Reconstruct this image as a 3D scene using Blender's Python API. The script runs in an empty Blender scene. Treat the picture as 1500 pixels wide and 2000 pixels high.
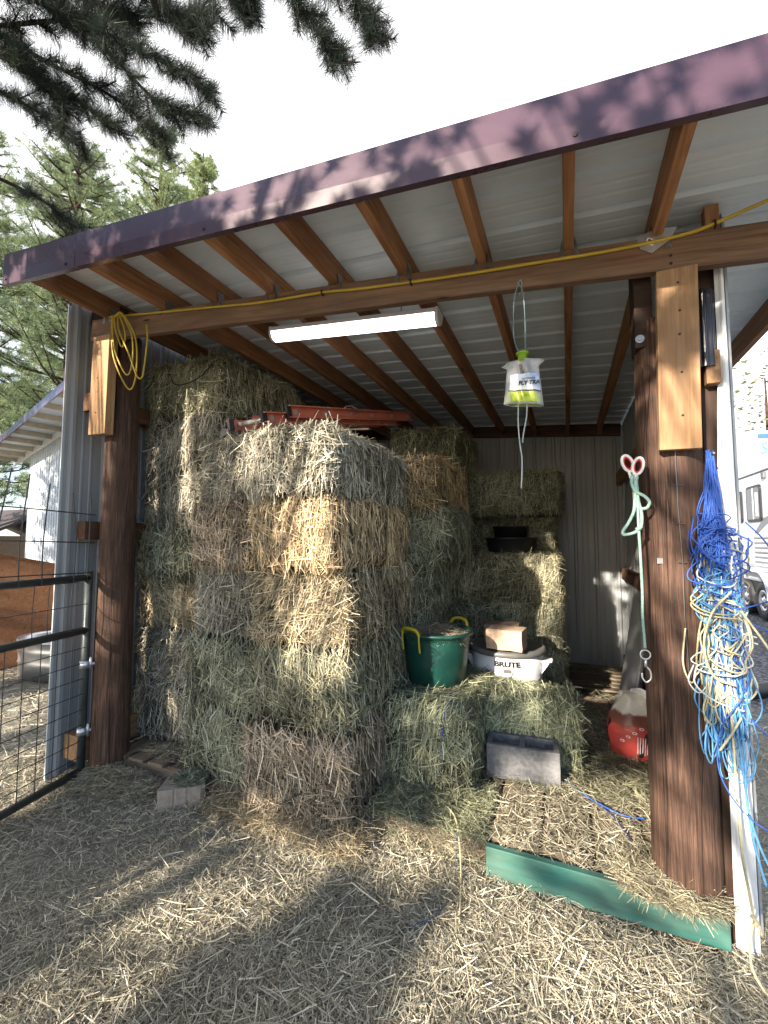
import bpy, math, random
import numpy as np
from mathutils import Matrix, Vector
rng = np.random.default_rng(7)
random.seed(7)
S = bpy.context.scene
COL = S.collection
R = math.radians
A = np.array

# ------------------------------------------------------------------ objects
WORLD = {}
def link(o, parent=None, mw=None):
    COL.objects.link(o)
    mw = mw or Matrix()
    if parent is not None:
        o.parent = parent
        o.matrix_parent_inverse = WORLD[parent.name].inverted()
    o.matrix_basis = mw
    WORLD[o.name] = mw.copy()
    return o
def tag(o, label=None, cat=None, group=None, kind=None):
    if label: o['label'] = label
    if cat: o['category'] = cat
    if group: o['group'] = group
    if kind: o['kind'] = kind
    return o
def thing(name, loc, label, cat, group=None):
    o = bpy.data.objects.new(name, None)
    o.empty_display_size = .1
    link(o, None, Matrix.Translation(Vector(loc)))
    return tag(o, label, cat, group)
def mesh_np(name, V, faces, mats, mi=None, smooth=False, tint=None):
    """faces: list of (n,k) int arrays; mi: list of material index per face array"""
    me = bpy.data.meshes.new(name)
    V = np.asarray(V, np.float32)
    me.vertices.add(len(V)); me.vertices.foreach_set('co', V.ravel())
    faces = [np.asarray(f, np.int32) for f in faces]
    keep = [i for i, f in enumerate(faces) if len(f)]
    if mi is not None: mi = [mi[i] for i in keep]
    faces = [faces[i] for i in keep]
    tot = sum(f.size for f in faces); npoly = sum(len(f) for f in faces)
    me.loops.add(tot); me.loops.foreach_set('vertex_index', np.concatenate([f.ravel() for f in faces]))
    me.polygons.add(npoly)
    sz = np.concatenate([np.full(len(f), f.shape[1], np.int32) for f in faces])
    st = np.concatenate([[0], np.cumsum(sz)[:-1]]).astype(np.int32)
    me.polygons.foreach_set('loop_start', st)
    me.polygons.foreach_set('loop_total', sz)
    if mi is not None:
        me.polygons.foreach_set('material_index', np.concatenate([np.full(len(f), m, np.int32) for f, m in zip(faces, mi)]))
    if smooth: me.polygons.foreach_set('use_smooth', np.ones(npoly, bool))
    if tint is not None:
        at = me.attributes.new('tint', 'FLOAT', 'POINT')
        at.data.foreach_set('value', np.asarray(tint, np.float32))
    me.update(calc_edges=True); me.validate()
    for m in (mats if isinstance(mats, (list, tuple)) else [mats]): me.materials.append(m)
    return me
class MB:
    def __init__(s): s.v = []; s.f = []
    def add(s, vs, fs):
        b = len(s.v); s.v += [tuple(map(float, v)) for v in vs]; s.f += [tuple(b + i for i in f) for f in fs]
    def box(s, x0, x1, y0, y1, z0, z1, M=None):
        vs = [(x, y, z) for z in (z0, z1) for y in (y0, y1) for x in (x0, x1)]
        if M is not None: vs = [tuple(M @ Vector(v)) for v in vs]
        s.add(vs, [(0,2,3,1),(4,5,7,6),(0,1,5,4),(2,6,7,3),(0,4,6,2),(1,3,7,5)])
    def prism(s, poly, h, M=None):
        """poly in local xy, extruded in +z by h"""
        n = len(poly); vs = [(x, y, 0) for x, y in poly] + [(x, y, h) for x, y in poly]
        if M is not None: vs = [tuple(M @ Vector(v)) for v in vs]
        s.add(vs, [tuple(range(n))[::-1], tuple(range(n, 2*n))] + [(i, (i+1) % n, n+(i+1) % n, n+i) for i in range(n)])
    def tube(s, pts, r, n=6, closed=False, cap=True):
        P = A([tuple(p) for p in pts], float); m = len(P)
        rr = np.full(m, r, float) if np.isscalar(r) else A(r, float)
        if closed: T = np.roll(P, -1, 0) - np.roll(P, 1, 0)
        else: T = np.gradient(P, axis=0)
        T /= np.linalg.norm(T, axis=1)[:, None] + 1e-12
        up = A([0, 0, 1.]) if abs(T[0][2]) < .9 else A([1., 0, 0])
        N = np.cross(T[0], up); N /= np.linalg.norm(N)
        vs = []
        for i in range(m):
            N = N - T[i] * (N @ T[i]); N /= np.linalg.norm(N) + 1e-12
            B = np.cross(T[i], N)
            for k in range(n):
                a = 2*math.pi*k/n
                vs.append(P[i] + rr[i]*(N*math.cos(a) + B*math.sin(a)))
        fs = []
        for i in range(m if closed else m-1):
            j = (i+1) % m
            for k in range(n): fs.append((i*n+k, i*n+(k+1) % n, j*n+(k+1) % n, j*n+k))
        if not closed and cap: fs += [tuple(range(n))[::-1], tuple(range((m-1)*n, m*n))]
        s.add(vs, fs)
    def lathe(s, prof, n=32, c=(0,0,0), sx=1, sy=1, rot=0):
        vs = []; m = len(prof)
        for r, z in prof:
            for k in range(n):
                a = 2*math.pi*k/n; x = r*math.cos(a)*sx; y = r*math.sin(a)*sy
                vs.append((c[0]+x*math.cos(rot)-y*math.sin(rot), c[1]+x*math.sin(rot)+y*math.cos(rot), c[2]+z))
        fs = [(i*n+k, i*n+(k+1) % n, (i+1)*n+(k+1) % n, (i+1)*n+k) for i in range(m-1) for k in range(n)]
        s.add(vs, fs)
    def sheet(s, grid):
        """grid: list of rows of points"""
        m = len(grid); n = len(grid[0])
        s.add([p for r in grid for p in r], [(i*n+k, i*n+k+1, (i+1)*n+k+1, (i+1)*n+k) for i in range(m-1) for k in range(n-1)])
    def build(s, name, mat, parent=None, smooth=False, bevel=0, mw=None, solid=0):
        me = bpy.data.meshes.new(name); me.from_pydata(s.v, [], s.f); me.update()
        me.materials.append(mat)
        if smooth: me.polygons.foreach_set('use_smooth', np.ones(len(me.polygons), bool))
        o = bpy.data.objects.new(name, me); link(o, parent, mw)
        if solid:
            m = o.modifiers.new('solid', 'SOLIDIFY'); m.thickness = solid; m.offset = 0
        if bevel:
            m = o.modifiers.new('bevel', 'BEVEL'); m.width = bevel; m.segments = 2; m.limit_method = 'ANGLE'
        return o
def frame_x(p0, p1, up=(0,0,1)):
    """matrix with local X along p0->p1, origin at the middle"""
    p0, p1 = Vector(p0), Vector(p1); x = (p1-p0).normalized(); up = Vector(up)
    y = up.cross(x)
    if y.length < 1e-4: y = Vector((0,1,0)).cross(x)
    y.normalize(); z = x.cross(y)
    M = Matrix((x, y, z)).transposed().to_4x4(); M.translation = (p0+p1)/2
    return M, (p1-p0).length
def board(name, p0, p1, w, h, mat, parent=None, up=(0,0,1), bevel=.003, warp=0):
    """a plank: w across (local y), h along up (local z), grain along local x"""
    M, L = frame_x(p0, p1, up); b = MB()
    b.box(-L/2, L/2, -w/2, w/2, -h/2, h/2)
    return b.build(name, mat, parent, bevel=bevel, mw=M)
def curve_pts(P, n=8):
    """Catmull-Rom through points"""
    P = A([tuple(p) for p in P], float); P = np.vstack([2*P[0]-P[1], P, 2*P[-1]-P[-2]])
    out = []
    for i in range(1, len(P)-2):
        for t in np.linspace(0, 1, n, endpoint=False):
            a, b, c, d = P[i-1:i+3]
            out.append(.5*((2*b) + (-a+c)*t + (2*a-5*b+4*c-d)*t*t + (-a+3*b-3*c+d)*t**3))
    out.append(P[-2]); return A(out)
def text(name, s, size, M, mat, parent, bold=0, ext=.0006, shear=0, sx=1):
    cu = bpy.data.curves.new(name, 'FONT'); cu.body = s; cu.size = size; cu.align_x = 'CENTER'; cu.align_y = 'CENTER'
    cu.offset = bold; cu.extrude = ext; cu.shear = shear; cu.resolution_u = 3
    tmp = bpy.data.objects.new('tmp', cu); COL.objects.link(tmp)
    dg = bpy.context.evaluated_depsgraph_get()
    me = bpy.data.meshes.new_from_object(tmp.evaluated_get(dg)); COL.objects.unlink(tmp); bpy.data.objects.remove(tmp)
    me.transform(Matrix.Diagonal((sx, 1, 1, 1))); me.name = name; me.materials.clear(); me.materials.append(mat)
    o = bpy.data.objects.new(name, me); return link(o, parent, M)

# ------------------------------------------------------------------ materials
class NT:
    def __init__(s, name):
        s.m = bpy.data.materials.new(name); s.m.use_nodes = True; s.t = s.m.node_tree; s.n = s.t.nodes; s.l = s.t.links
        s.b = s.n['Principled BSDF']
    def new(s, t, **k):
        n = s.n.new(t)
        for a, v in k.items():
            if hasattr(n, a) and a not in ('inputs',): setattr(n, a, v)
        return n
    def set(s, n, **k):
        for a, v in k.items(): n.inputs[a.replace('_', ' ')].default_value = v
    def link(s, a, b): s.l.new(a, b)
    def coord(s, kind='Object', scale=(1,1,1), loc=None):
        c = s.new('ShaderNodeTexCoord'); m = s.new('ShaderNodeMapping'); m.inputs['Scale'].default_value = scale
        s.link(c.outputs[kind], m.inputs['Vector'])
        if loc: s.link(loc, m.inputs['Location'])
        return m.outputs['Vector']
    def noise(s, vec, scale, detail=4, rough=.55, dist=0):
        n = s.new('ShaderNodeTexNoise'); s.link(vec, n.inputs['Vector'])
        n.inputs['Scale'].default_value = scale; n.inputs['Detail'].default_value = detail
        n.inputs['Roughness'].default_value = rough; n.inputs['Distortion'].default_value = dist
        return n.outputs['Fac']
    def ramp(s, fac, stops, interp='LINEAR'):
        r = s.new('ShaderNodeValToRGB'); s.link(fac, r.inputs['Fac']); e = r.color_ramp.elements; r.color_ramp.interpolation = interp
        while len(e) < len(stops): e.new(.5)
        for el, (p, c) in zip(e, stops):
            el.position = p; el.color = (c[0], c[1], c[2], 1) if hasattr(c, '__len__') else (c, c, c, 1)
        return r.outputs['Color']
    def mix(s, fac, a, b, mode='MIX'):
        m = s.new('ShaderNodeMix', data_type='RGBA', blend_type=mode)
        for val, key in ((fac, 0), (a, 6), (b, 7)):
            if hasattr(val, 'is_output'): s.link(val, m.inputs[key])
            elif hasattr(val, '__len__'): m.inputs[key].default_value = (*val[:3], 1)
            else: m.inputs[key].default_value = val
        return m.outputs[2]
    def math(s, op, a, b=0.):
        m = s.new('ShaderNodeMath', operation=op)
        for i, v in enumerate((a, b)):
            if hasattr(v, 'is_output'): s.link(v, m.inputs[i])
            else: m.inputs[i].default_value = v
        return m.outputs[0]
    def bump(s, h, strength=.4, dist=.01):
        b = s.new('ShaderNodeBump'); b.inputs['Strength'].default_value = strength; b.inputs['Distance'].default_value = dist
        s.link(h, b.inputs['Height']); s.link(b.outputs['Normal'], s.b.inputs['Normal'])
    def base(s, c):
        if hasattr(c, 'is_output'): s.link(c, s.b.inputs['Base Color'])
        else: s.b.inputs['Base Color'].default_value = (*c, 1)
    def rand(s): return s.new('ShaderNodeObjectInfo').outputs['Random']
    def rough(s, v, metal=None, spec=None):
        if hasattr(v, 'is_output'): s.link(v, s.b.inputs['Roughness'])
        else: s.b.inputs['Roughness'].default_value = v
        if metal is not None: s.b.inputs['Metallic'].default_value = metal
        if spec is not None: s.b.inputs['Specular IOR Level'].default_value = spec
def sep(m, rnd, k=(13.1, 7.7, 5.3)):
    c = m.new('ShaderNodeCombineXYZ')
    for i in range(3): m.link(m.math('MULTIPLY', rnd, k[i]), c.inputs[i])
    return c.outputs[0]

def wood(name, dark, mid, light, grain=1., knots=True, rough=.75, grey=None):
    m = NT(name); r = m.rand(); off = sep(m, r)
    v = m.coord('Object', (1.1, 16*grain, 16*grain), off)
    g = m.noise(v, 2.2, 6, .6, .6)
    v2 = m.coord('Object', (.5, 60*grain, 60*grain), off)
    fine = m.noise(v2, 2, 3, .6)
    f = m.math('ADD', m.math('MULTIPLY', g, .7), m.math('MULTIPLY', fine, .3))
    c = m.ramp(f, [(.33, dark), (.5, mid), (.67, light)])
    # broad discolouring
    v3 = m.coord('Object', (2, 5, 5), off); big = m.noise(v3, 1.5, 4, .6)
    c = m.mix(m.ramp(big, [(.35, 0), (.7, .55)]), c, grey or tuple(x*.55 for x in mid))
    if knots:
        vo = m.new('ShaderNodeTexVoronoi'); m.link(m.coord('Object', (1.6, 6.5, 6.5), off), vo.inputs['Vector']); vo.inputs['Scale'].default_value = 1.35
        c = m.mix(m.ramp(vo.outputs['Distance'], [(.045, .85), (.1, 0)]), c, tuple(x*.25 for x in dark))
    hs = m.new('ShaderNodeHueSaturation'); m.link(c, hs.inputs['Color']); m.link(m.math('ADD', m.math('MULTIPLY', r, .5), .75), hs.inputs['Value'])
    m.base(hs.outputs['Color']); m.rough(rough, spec=.3); m.bump(f, .35, .004); return m.m

def plain(name, c, rough=.5, metal=0, var=.25, scale=6, spec=.5, bump=0, dirt=None):
    m = NT(name); v = m.coord('Object'); n = m.noise(v, scale, 5, .6)
    c2 = m.ramp(n, [(.3, tuple(x*(1-var) for x in c)), (.7, tuple(min(1, x*(1+var*.6)) for x in c))])
    if dirt:
        n2 = m.noise(v, 2.3, 8, .7, .5); c2 = m.mix(m.ramp(n2, [(.5, 0), (.75, .6)]), c2, dirt)
    m.base(c2); m.rough(m.math('ADD', m.math('MULTIPLY', n, .15), rough-.07), metal, spec)
    if bump: m.bump(m.noise(v, scale*8, 4, .7), bump, .003)
    return m.m

def hay_mat(name, lo=0., hi=1.):
    m = NT(name); at = m.new('ShaderNodeAttribute'); at.attribute_name = 'tint'
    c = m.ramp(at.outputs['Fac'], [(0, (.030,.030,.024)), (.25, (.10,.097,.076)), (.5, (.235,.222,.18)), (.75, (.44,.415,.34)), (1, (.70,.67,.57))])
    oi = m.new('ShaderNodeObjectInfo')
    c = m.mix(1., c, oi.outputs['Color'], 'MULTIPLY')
    m.base(c); m.rough(.6, spec=.35); return m.m
HAY = hay_mat('hay_stalks')
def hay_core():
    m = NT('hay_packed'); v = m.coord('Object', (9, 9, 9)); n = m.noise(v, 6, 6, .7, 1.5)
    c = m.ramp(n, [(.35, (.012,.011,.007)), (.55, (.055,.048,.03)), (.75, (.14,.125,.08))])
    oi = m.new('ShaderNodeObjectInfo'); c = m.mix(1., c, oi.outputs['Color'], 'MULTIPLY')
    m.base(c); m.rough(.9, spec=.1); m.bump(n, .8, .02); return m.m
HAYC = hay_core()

M_RAFTER = wood('cedar_rafter', (.15,.062,.028), (.29,.135,.062), (.42,.22,.105))
M_BEAM = wood('weathered_beam', (.10,.05,.03), (.205,.115,.07), (.32,.20,.125), grey=(.15,.11,.085))
M_PINE = wood('pine_board', (.19,.10,.05), (.31,.18,.09), (.40,.25,.14), grey=(.22,.13,.075))
M_RED = wood('red_stained_wood', (.06,.027,.015), (.115,.055,.03), (.17,.085,.048))
M_PALLET = wood('old_pallet_wood', (.085,.06,.042), (.17,.125,.085), (.26,.20,.135), grey=(.14,.12,.1))
M_DARKW = wood('dark_stud', (.02,.011,.008), (.045,.024,.016), (.07,.04,.025))
M_PLY = wood('stained_plywood', (.13,.062,.03), (.215,.105,.052), (.29,.155,.085), grey=(.22,.08,.03))
def pole_mat():
    m = NT('creosote_pole'); r = m.rand(); off = sep(m, r)
    v = m.coord('Object', (22, 22, .8), off); g = m.noise(v, 3, 8, .7, .35)
    fine = m.noise(m.coord('Object', (70, 70, 2.2), off), 3, 5, .7, .2)
    gg = m.math('ADD', m.math('MULTIPLY', g, .5), m.math('MULTIPLY', fine, .5))
    c = m.ramp(gg, [(.36, (.022,.013,.009)), (.48, (.062,.034,.024)), (.57, (.115,.064,.044)), (.70, (.27,.165,.11))])
    crk = m.noise(m.coord('Object', (7, 7, .16), off), 2.2, 2, .4, .15)
    cr = m.ramp(crk, [(.492, 0), (.5, 1), (.508, 0)])
    c = m.mix(m.math('MULTIPLY', cr, .85), c, (.010,.006,.005))
    sp = m.noise(m.coord('Object', (3,3,1.3), off), 2.5, 6, .7); c = m.mix(m.ramp(sp, [(.48, 0), (.7, .6)]), c, (.045,.024,.019))
    m.base(c); m.rough(.75, spec=.3); m.bump(m.math('SUBTRACT', gg, m.math('MULTIPLY', cr, .6)), .8, .008); return m.m
M_POLE = pole_mat()
def metal_sheet(name, c, rough=.35, metal=.0, var=.06, spec=.5, streak=(1,1,1)):
    m = NT(name); v = m.coord('Object', streak); n = m.noise(v, 2.5, 6, .6); n2 = m.noise(m.coord('Object'), 40, 3, .6)
    c2 = m.ramp(n, [(.3, tuple(x*(1-var*2) for x in c)), (.7, tuple(x*(1+var) for x in c))])
    m.base(c2); m.rough(m.math('ADD', m.math('MULTIPLY', n, .2), rough-.1), metal, spec); m.bump(n, .06, .02); return m.m
M_UNDER = metal_sheet('white_roof_metal', (.70,.78,.86), .38)
M_WALL = metal_sheet('grey_wall_metal', (.31,.325,.34), .42, streak=(3,3,.6))
M_NWALL = metal_sheet('white_wall_metal', (.46,.50,.56), .4, streak=(3,3,.5))
M_FASC = metal_sheet('maroon_trim_metal', (.070,.040,.058), .28, spec=.5)
M_ROOFT = metal_sheet('maroon_roof_metal', (.16,.08,.085), .35)
M_TRIM = metal_sheet('white_corner_metal', (.70,.72,.74), .35)
M_GALV = metal_sheet('galvanised_metal', (.62,.64,.67), .38, .85, streak=(4,4,4))
M_DARKMET = metal_sheet('dark_brown_metal', (.018,.014,.02), .25)
M_GATE = plain('dark_gate_paint', (.045,.055,.055), .35, var=.3, scale=20)
M_WIRE = plain('dark_wire', (.07,.065,.07), .45, .6)
M_STEEL = plain('screw_steel', (.25,.25,.26), .4, .9)
M_HOLE = plain('dark_screw_head', (.03,.02,.016), .6)
M_BLACK = plain('black_rubber', (.012,.013,.016), .45)
M_CORD = plain('yellow_cord', (.46,.32,.03), .45, var=.2)
M_GRN = plain('green_tub_plastic', (.006,.05,.04), .42, var=.4, scale=5, dirt=(.11,.17,.14))
M_YEL = plain('yellow_handle', (.42,.34,.02), .5)
M_WHITEP = plain('white_plastic', (.72,.72,.76), .4, var=.06)
M_GREYP = plain('grey_lid_plastic', (.10,.10,.10), .5, dirt=(.25,.22,.17))
M_INK = plain('black_ink', (.008,.008,.012), .5)
M_SALT = plain('tan_mineral_block', (.47,.34,.24), .85, var=.3, scale=30, bump=.6)
M_CONC = plain('grey_concrete', (.20,.20,.207), .9, var=.35, scale=40, bump=1.0, spec=.2, dirt=(.13,.125,.115))
M_PAVER = plain('tan_concrete', (.31,.26,.22), .9, var=.25, scale=30, bump=.8, spec=.2)
M_ORANGE = plain('orange_fiberglass', (.50,.14,.09), .45, var=.25, dirt=(.42,.22,.16))
M_ALU = plain('dull_aluminium', (.55,.53,.5), .45, .7)
M_TEAL = plain('teal_rope', (.30,.47,.40), .8, var=.25, scale=90, bump=.5)
M_TWB = plain('blue_twine', (.02,.085,.40), .55, var=.3, scale=40)
M_TWL = plain('light_blue_twine', (.085,.27,.52), .6, var=.3, scale=40)
M_TWY = plain('cream_twine', (.47,.42,.26), .65, var=.35, scale=40)
M_TWW = plain('pale_twine', (.48,.54,.54), .65, var=.2, scale=40)
M_BLUESTR = plain('dusty_teal_string', (.16,.26,.30), .6)
M_GPAINT = wood('green_board_paint', (.018,.085,.072), (.03,.15,.125), (.055,.20,.17), .7, True, .6, grey=(.13,.15,.115))
M_GLASSD = plain('dark_window_glass', (.02,.022,.028), .08)
M_TYRE = plain('tyre_rubber', (.02,.02,.022), .7)
M_SCIW = plain('scissor_white', (.75,.75,.72), .35)
M_SCIR = plain('scissor_red', (.55,.03,.03), .4)
EXPO = 1.8; VEIL = 5.8
CANOPY = .42
# ------------------------------------------------------------------ camera, sky, sun
cam = bpy.data.cameras.new('camera'); co = bpy.data.objects.new('camera', cam); COL.objects.link(co)
cam.sensor_fit = 'VERTICAL'; cam.sensor_height = 36; cam.sensor_width = 27; cam.lens = 834/2000*36
cam.clip_start = .02; cam.clip_end = 600
th, ps = R(3.84), R(23.19)
co.location = (0, 0, 1.55); co.rotation_euler = (math.pi/2+th, 0, ps)
S.camera = co
SUN_AZ, SUN_EL = R(20), R(21)            # light travels towards (sin az, cos az) and down
Ldir = A([math.sin(SUN_AZ)*math.cos(SUN_EL), math.cos(SUN_AZ)*math.cos(SUN_EL), -math.sin(SUN_EL)])
EU = A([math.cos(SUN_AZ), -math.sin(SUN_AZ), 0]); EV = A([math.sin(SUN_AZ)*math.sin(SUN_EL), math.cos(SUN_AZ)*math.sin(SUN_EL), math.cos(SUN_EL)])
W = bpy.data.worlds.new('World'); S.world = W; W.use_nodes = True
nt = W.node_tree; bg = nt.nodes['Background']; sky = nt.nodes.new('ShaderNodeTexSky'); sky.sky_type = 'NISHITA'
sky.sun_disc = False; sky.sun_elevation = SUN_EL; sky.sun_rotation = math.pi + SUN_AZ
sky.air_density = 1.0; sky.dust_density = .8; sky.ozone_density = 3.0
# a bright veil of thin haze in the part of the sky beyond the roof
tc = nt.nodes.new('ShaderNodeTexCoord'); dp = nt.nodes.new('ShaderNodeVectorMath'); dp.operation = 'DOT_PRODUCT'
dp.inputs[1].default_value = Vector((.12,.78,.62)).normalized(); nt.links.new(tc.outputs['Generated'], dp.inputs[0])
mr = nt.nodes.new('ShaderNodeMapRange'); mr.interpolation_type = 'SMOOTHSTEP'
for k, v_ in zip(('From Min','From Max','To Min','To Max'), (.08,.62,0,1)): mr.inputs[k].default_value = v_
nt.links.new(dp.outputs['Value'], mr.inputs['Value'])
mxs = nt.nodes.new('ShaderNodeMix'); mxs.data_type = 'RGBA'; nt.links.new(mr.outputs[0], mxs.inputs[0]); nt.links.new(sky.outputs['Color'], mxs.inputs[6]); mxs.inputs[7].default_value = (VEIL, VEIL*1.0, VEIL*1.02, 1)
nt.links.new(mxs.outputs[2], bg.inputs['Color']); bg.inputs['Strength'].default_value = .108
sl = bpy.data.lights.new('sun', 'SUN'); so = bpy.data.objects.new('sun', sl); COL.objects.link(so)
sl.energy = 5.0; sl.angle = R(.5); sl.color = (1., .88, .72)
so.rotation_euler = Vector(Ldir).to_track_quat('-Z', 'Y').to_euler(); so.location = (-4, -8, 8)
S.view_settings.view_transform = 'Standard'; S.view_settings.look = 'None'; S.view_settings.exposure = EXPO
S.view_settings.gamma = 1
S.cycles.use_denoising = True
S.cycles.max_bounces = 8; S.cycles.diffuse_bounces = 5; S.cycles.transparent_max_bounces = 12

# ------------------------------------------------------------------ ground
def gnoise(x, y):
    return .5*np.sin(1.9*x+.7*y+.4)*np.cos(1.3*y-.6*x) + .3*np.sin(4.1*x-2.2*y+1)+.2*np.sin(7.3*y+3.1*x)
def gz(x, y):
    x = np.asarray(x, float); y = np.asarray(y, float)
    m = np.exp(-(np.maximum(0, np.hypot(x+1, y-1)-4)/3)**2)
    z = .018*gnoise(x, y)*m
    z += .015*np.exp(-((x+2.45)**2/.25+(y-1.95)**2/.05)) + .035*np.exp(-((x+.8)**2/.6+(y-2.0)**2/.03))
    return z - .02
xs = np.unique(np.concatenate([np.linspace(-120, -8, 15), np.linspace(-8, -4.2, 20), np.linspace(-4.2, 2.4, 130), np.linspace(2.4, 7, 20), np.linspace(7, 120, 15)]))
ys = np.unique(np.concatenate([np.linspace(-120, -6, 12), np.linspace(-6, .3, 20), np.linspace(.3, 3.2, 80), np.linspace(3.2, 12, 30), np.linspace(12, 200, 20)]))
X, Y = np.meshgrid(xs, ys); V = np.stack([X.ravel(), Y.ravel(), gz(X, Y).ravel()], 1)
nx, ny = len(xs), len(ys); I = np.arange(nx*ny).reshape(ny, nx)
Fq = np.stack([I[:-1,:-1].ravel(), I[:-1,1:].ravel(), I[1:,1:].ravel(), I[1:,:-1].ravel()], 1)
def ground_mat():
    m = NT('dirt_and_gravel'); v = m.coord('Object')
    n = m.noise(v, 1.3, 8, .65); n2 = m.noise(v, 22, 6, .7); n3 = m.noise(v, 130, 3, .7)
    dirt = m.ramp(n2, [(.3, (.085,.075,.068)), (.55, (.165,.15,.135)), (.75, (.26,.24,.215))])
    litter = m.ramp(m.noise(m.coord('Object', (1, 2.6, 1)), 60, 4, .7, 1.5), [(.36, (.10,.092,.075)), (.5, (.25,.235,.19)), (.66, (.48,.45,.375))])
    c = m.mix(m.ramp(n, [(.34, .3), (.55, 1.)]), dirt, litter)
    vo = m.new('ShaderNodeTexVoronoi'); m.link(v, vo.inputs['Vector']); vo.inputs['Scale'].default_value = 26
    grav = m.ramp(vo.outputs['Color'], [(.1, (.10,.105,.12)), (.5, (.21,.215,.235)), (.9, (.36,.36,.38))])
    grav = m.mix(m.ramp(vo.outputs['Distance'], [(.3, 0), (.65, .8)]), grav, (.06,.06,.07))
    x = m.new('ShaderNodeSeparateXYZ'); m.link(v, x.inputs[0])
    fx = m.math('ADD', x.outputs[0], m.math('MULTIPLY', m.math('SUBTRACT', n, .5), 1.6))
    isg = m.math('MULTIPLY', m.ramp(m.math('MULTIPLY', fx, .1), [(.13, 0), (.17, 1)]), m.ramp(m.math('MULTIPLY', x.outputs[1], .1), [(.36, 0), (.44, 1)]))
    c = m.mix(isg, c, grav); m.base(c); m.rough(.95, spec=.15)
    m.bump(m.math('ADD', m.math('MULTIPLY', n2, .5), m.math('ADD', m.math('MULTIPLY', n3, .25), m.math('MULTIPLY', m.math('MULTIPLY', vo.outputs['Distance'], isg), -1.2))), 1, .03)
    return m.m
go = bpy.data.objects.new('ground', mesh_np('ground', V, [Fq], ground_mat(), smooth=True)); link(go); tag(go, 'bare dirt and gravel yard littered with straw', 'ground', kind='structure')

# ------------------------------------------------------------------ straw
def stalks(P, D, N, L, Wd, bend, tint, curl=None, segs=2):
    """ribbons: returns verts, quads, tint per vertex"""
    n = len(P); T = D/np.linalg.norm(D, axis=1)[:, None]; B = np.cross(N, T); B /= np.linalg.norm(B, axis=1)[:, None]+1e-9
    ang = rng.uniform(-.9, .9, n)[:, None]; Bw = B*np.cos(ang)+N*np.sin(ang)
    curl = rng.normal(0, .12, n) if curl is None else curl
    k = segs+1; s = np.linspace(-.5, .5, k)
    out = np.empty((n, k, 2, 3))
    for i, t in enumerate(s):
        c = P + T*(t*L)[:, None] + N*(bend*(t+.5)**2)[:, None] + B*(curl*L*(t*t))[:, None]
        w = (Wd*(1 if 0 < i < k-1 else .75)/2)[:, None]
        out[:, i, 0] = c-Bw*w; out[:, i, 1] = c+Bw*w
    base = np.arange(n)[:, None]*(2*k)
    F = np.concatenate([base + A([2*i, 2*i+1, 2*i+3, 2*i+2]) for i in range(segs)])
    tv = np.repeat(tint, 2*k)
    return out.reshape(-1, 3), F, tv
def rand_dirs(n, N):
    D = rng.normal(size=(n, 3)); D -= N*(D*N).sum(1)[:, None]; return D/np.linalg.norm(D, axis=1)[:, None]
def cloud(P, f, seed):
    r = np.random.default_rng(seed); o = np.zeros(len(P))
    for _ in range(5):
        k = r.normal(0, f, 3); o += np.sin(P @ k + r.uniform(0, 6.3))
    return o/5

# hay strewn over the yard in front of the shed
def scatter_ground(n, xr, yr, dens, L, Wd):
    x = rng.uniform(*xr, n); y = rng.uniform(*yr, n); k = rng.random(n) < dens(x, y); x, y = x[k], y[k]; n = len(x)
    N = np.tile(A([0,0,1.]), (n,1)) + rng.normal(0, .22, (n,3)); N /= np.linalg.norm(N, axis=1)[:, None]
    D = rand_dirs(n, N); P = np.stack([x, y, gz(x,y)+rng.exponential(.007, n)+.004], 1)
    t = np.clip(.68+.17*rng.normal(size=n)+.12*cloud(P, 3, 3), 0, 1)
    l = rng.uniform(*L, n)*rng.choice([.6,1,1.5], n, p=[.4,.45,.15])
    return stalks(P, D, N, l, rng.uniform(*Wd, n), rng.normal(0, .010, n), t, segs=3)
def dens_near(x, y):
    d = .55+.45*np.clip(cloud(np.stack([x,y,0*x],1), 2.6, 11)*2.2+.35, -1, 1)
    d *= np.where(x < -1.6+.25*y, .75, 1.) * np.where((x > -.36) & (x < .5) & (y > 2.2), 0, 1)
    d = np.where((x > -.9) & (y < 1.9), np.maximum(d, .8), d)
    d = np.where(x > .75, d*.55, d)
    return np.clip(d, .1, 1)
parts = [scatter_ground(120000, (-3.6, 1.7), (.45, 2.35), dens_near, (.008,.035), (.0014,.003)),
         scatter_ground(130000, (-3.6, 1.7), (.45, 2.35), dens_near, (.03,.105), (.0014,.0034)),
         scatter_ground(16000, (-1.6, 1.1), (.4, 2.0), lambda x, y: dens_near(x,y)*.7, (.07,.17), (.0025,.0048)),
         scatter_ground(26000, (-8.5, -3.0), (1.2, 6.5), lambda x,y: .75+0*x, (.05,.16), (.004,.009)),
         scatter_ground(9000, (.6, 4), (1.3, 5), lambda x,y: np.where(x < 1.5, .6, .15), (.05,.15), (.003,.006))]
off = 0; VV, FF, TT = [], [], []
for v, f, t in parts: VV.append(v); FF.append(f+off); TT.append(t); off += len(v)
o = bpy.data.objects.new('loose_hay', mesh_np('loose_hay', np.concatenate(VV), [np.concatenate(FF)], HAY, tint=np.concatenate(TT))); link(o)
o.color = (.90, .86, .78, 1); tag(o, 'loose hay and straw strewn over the yard', 'loose hay', kind='stuff')

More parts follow.
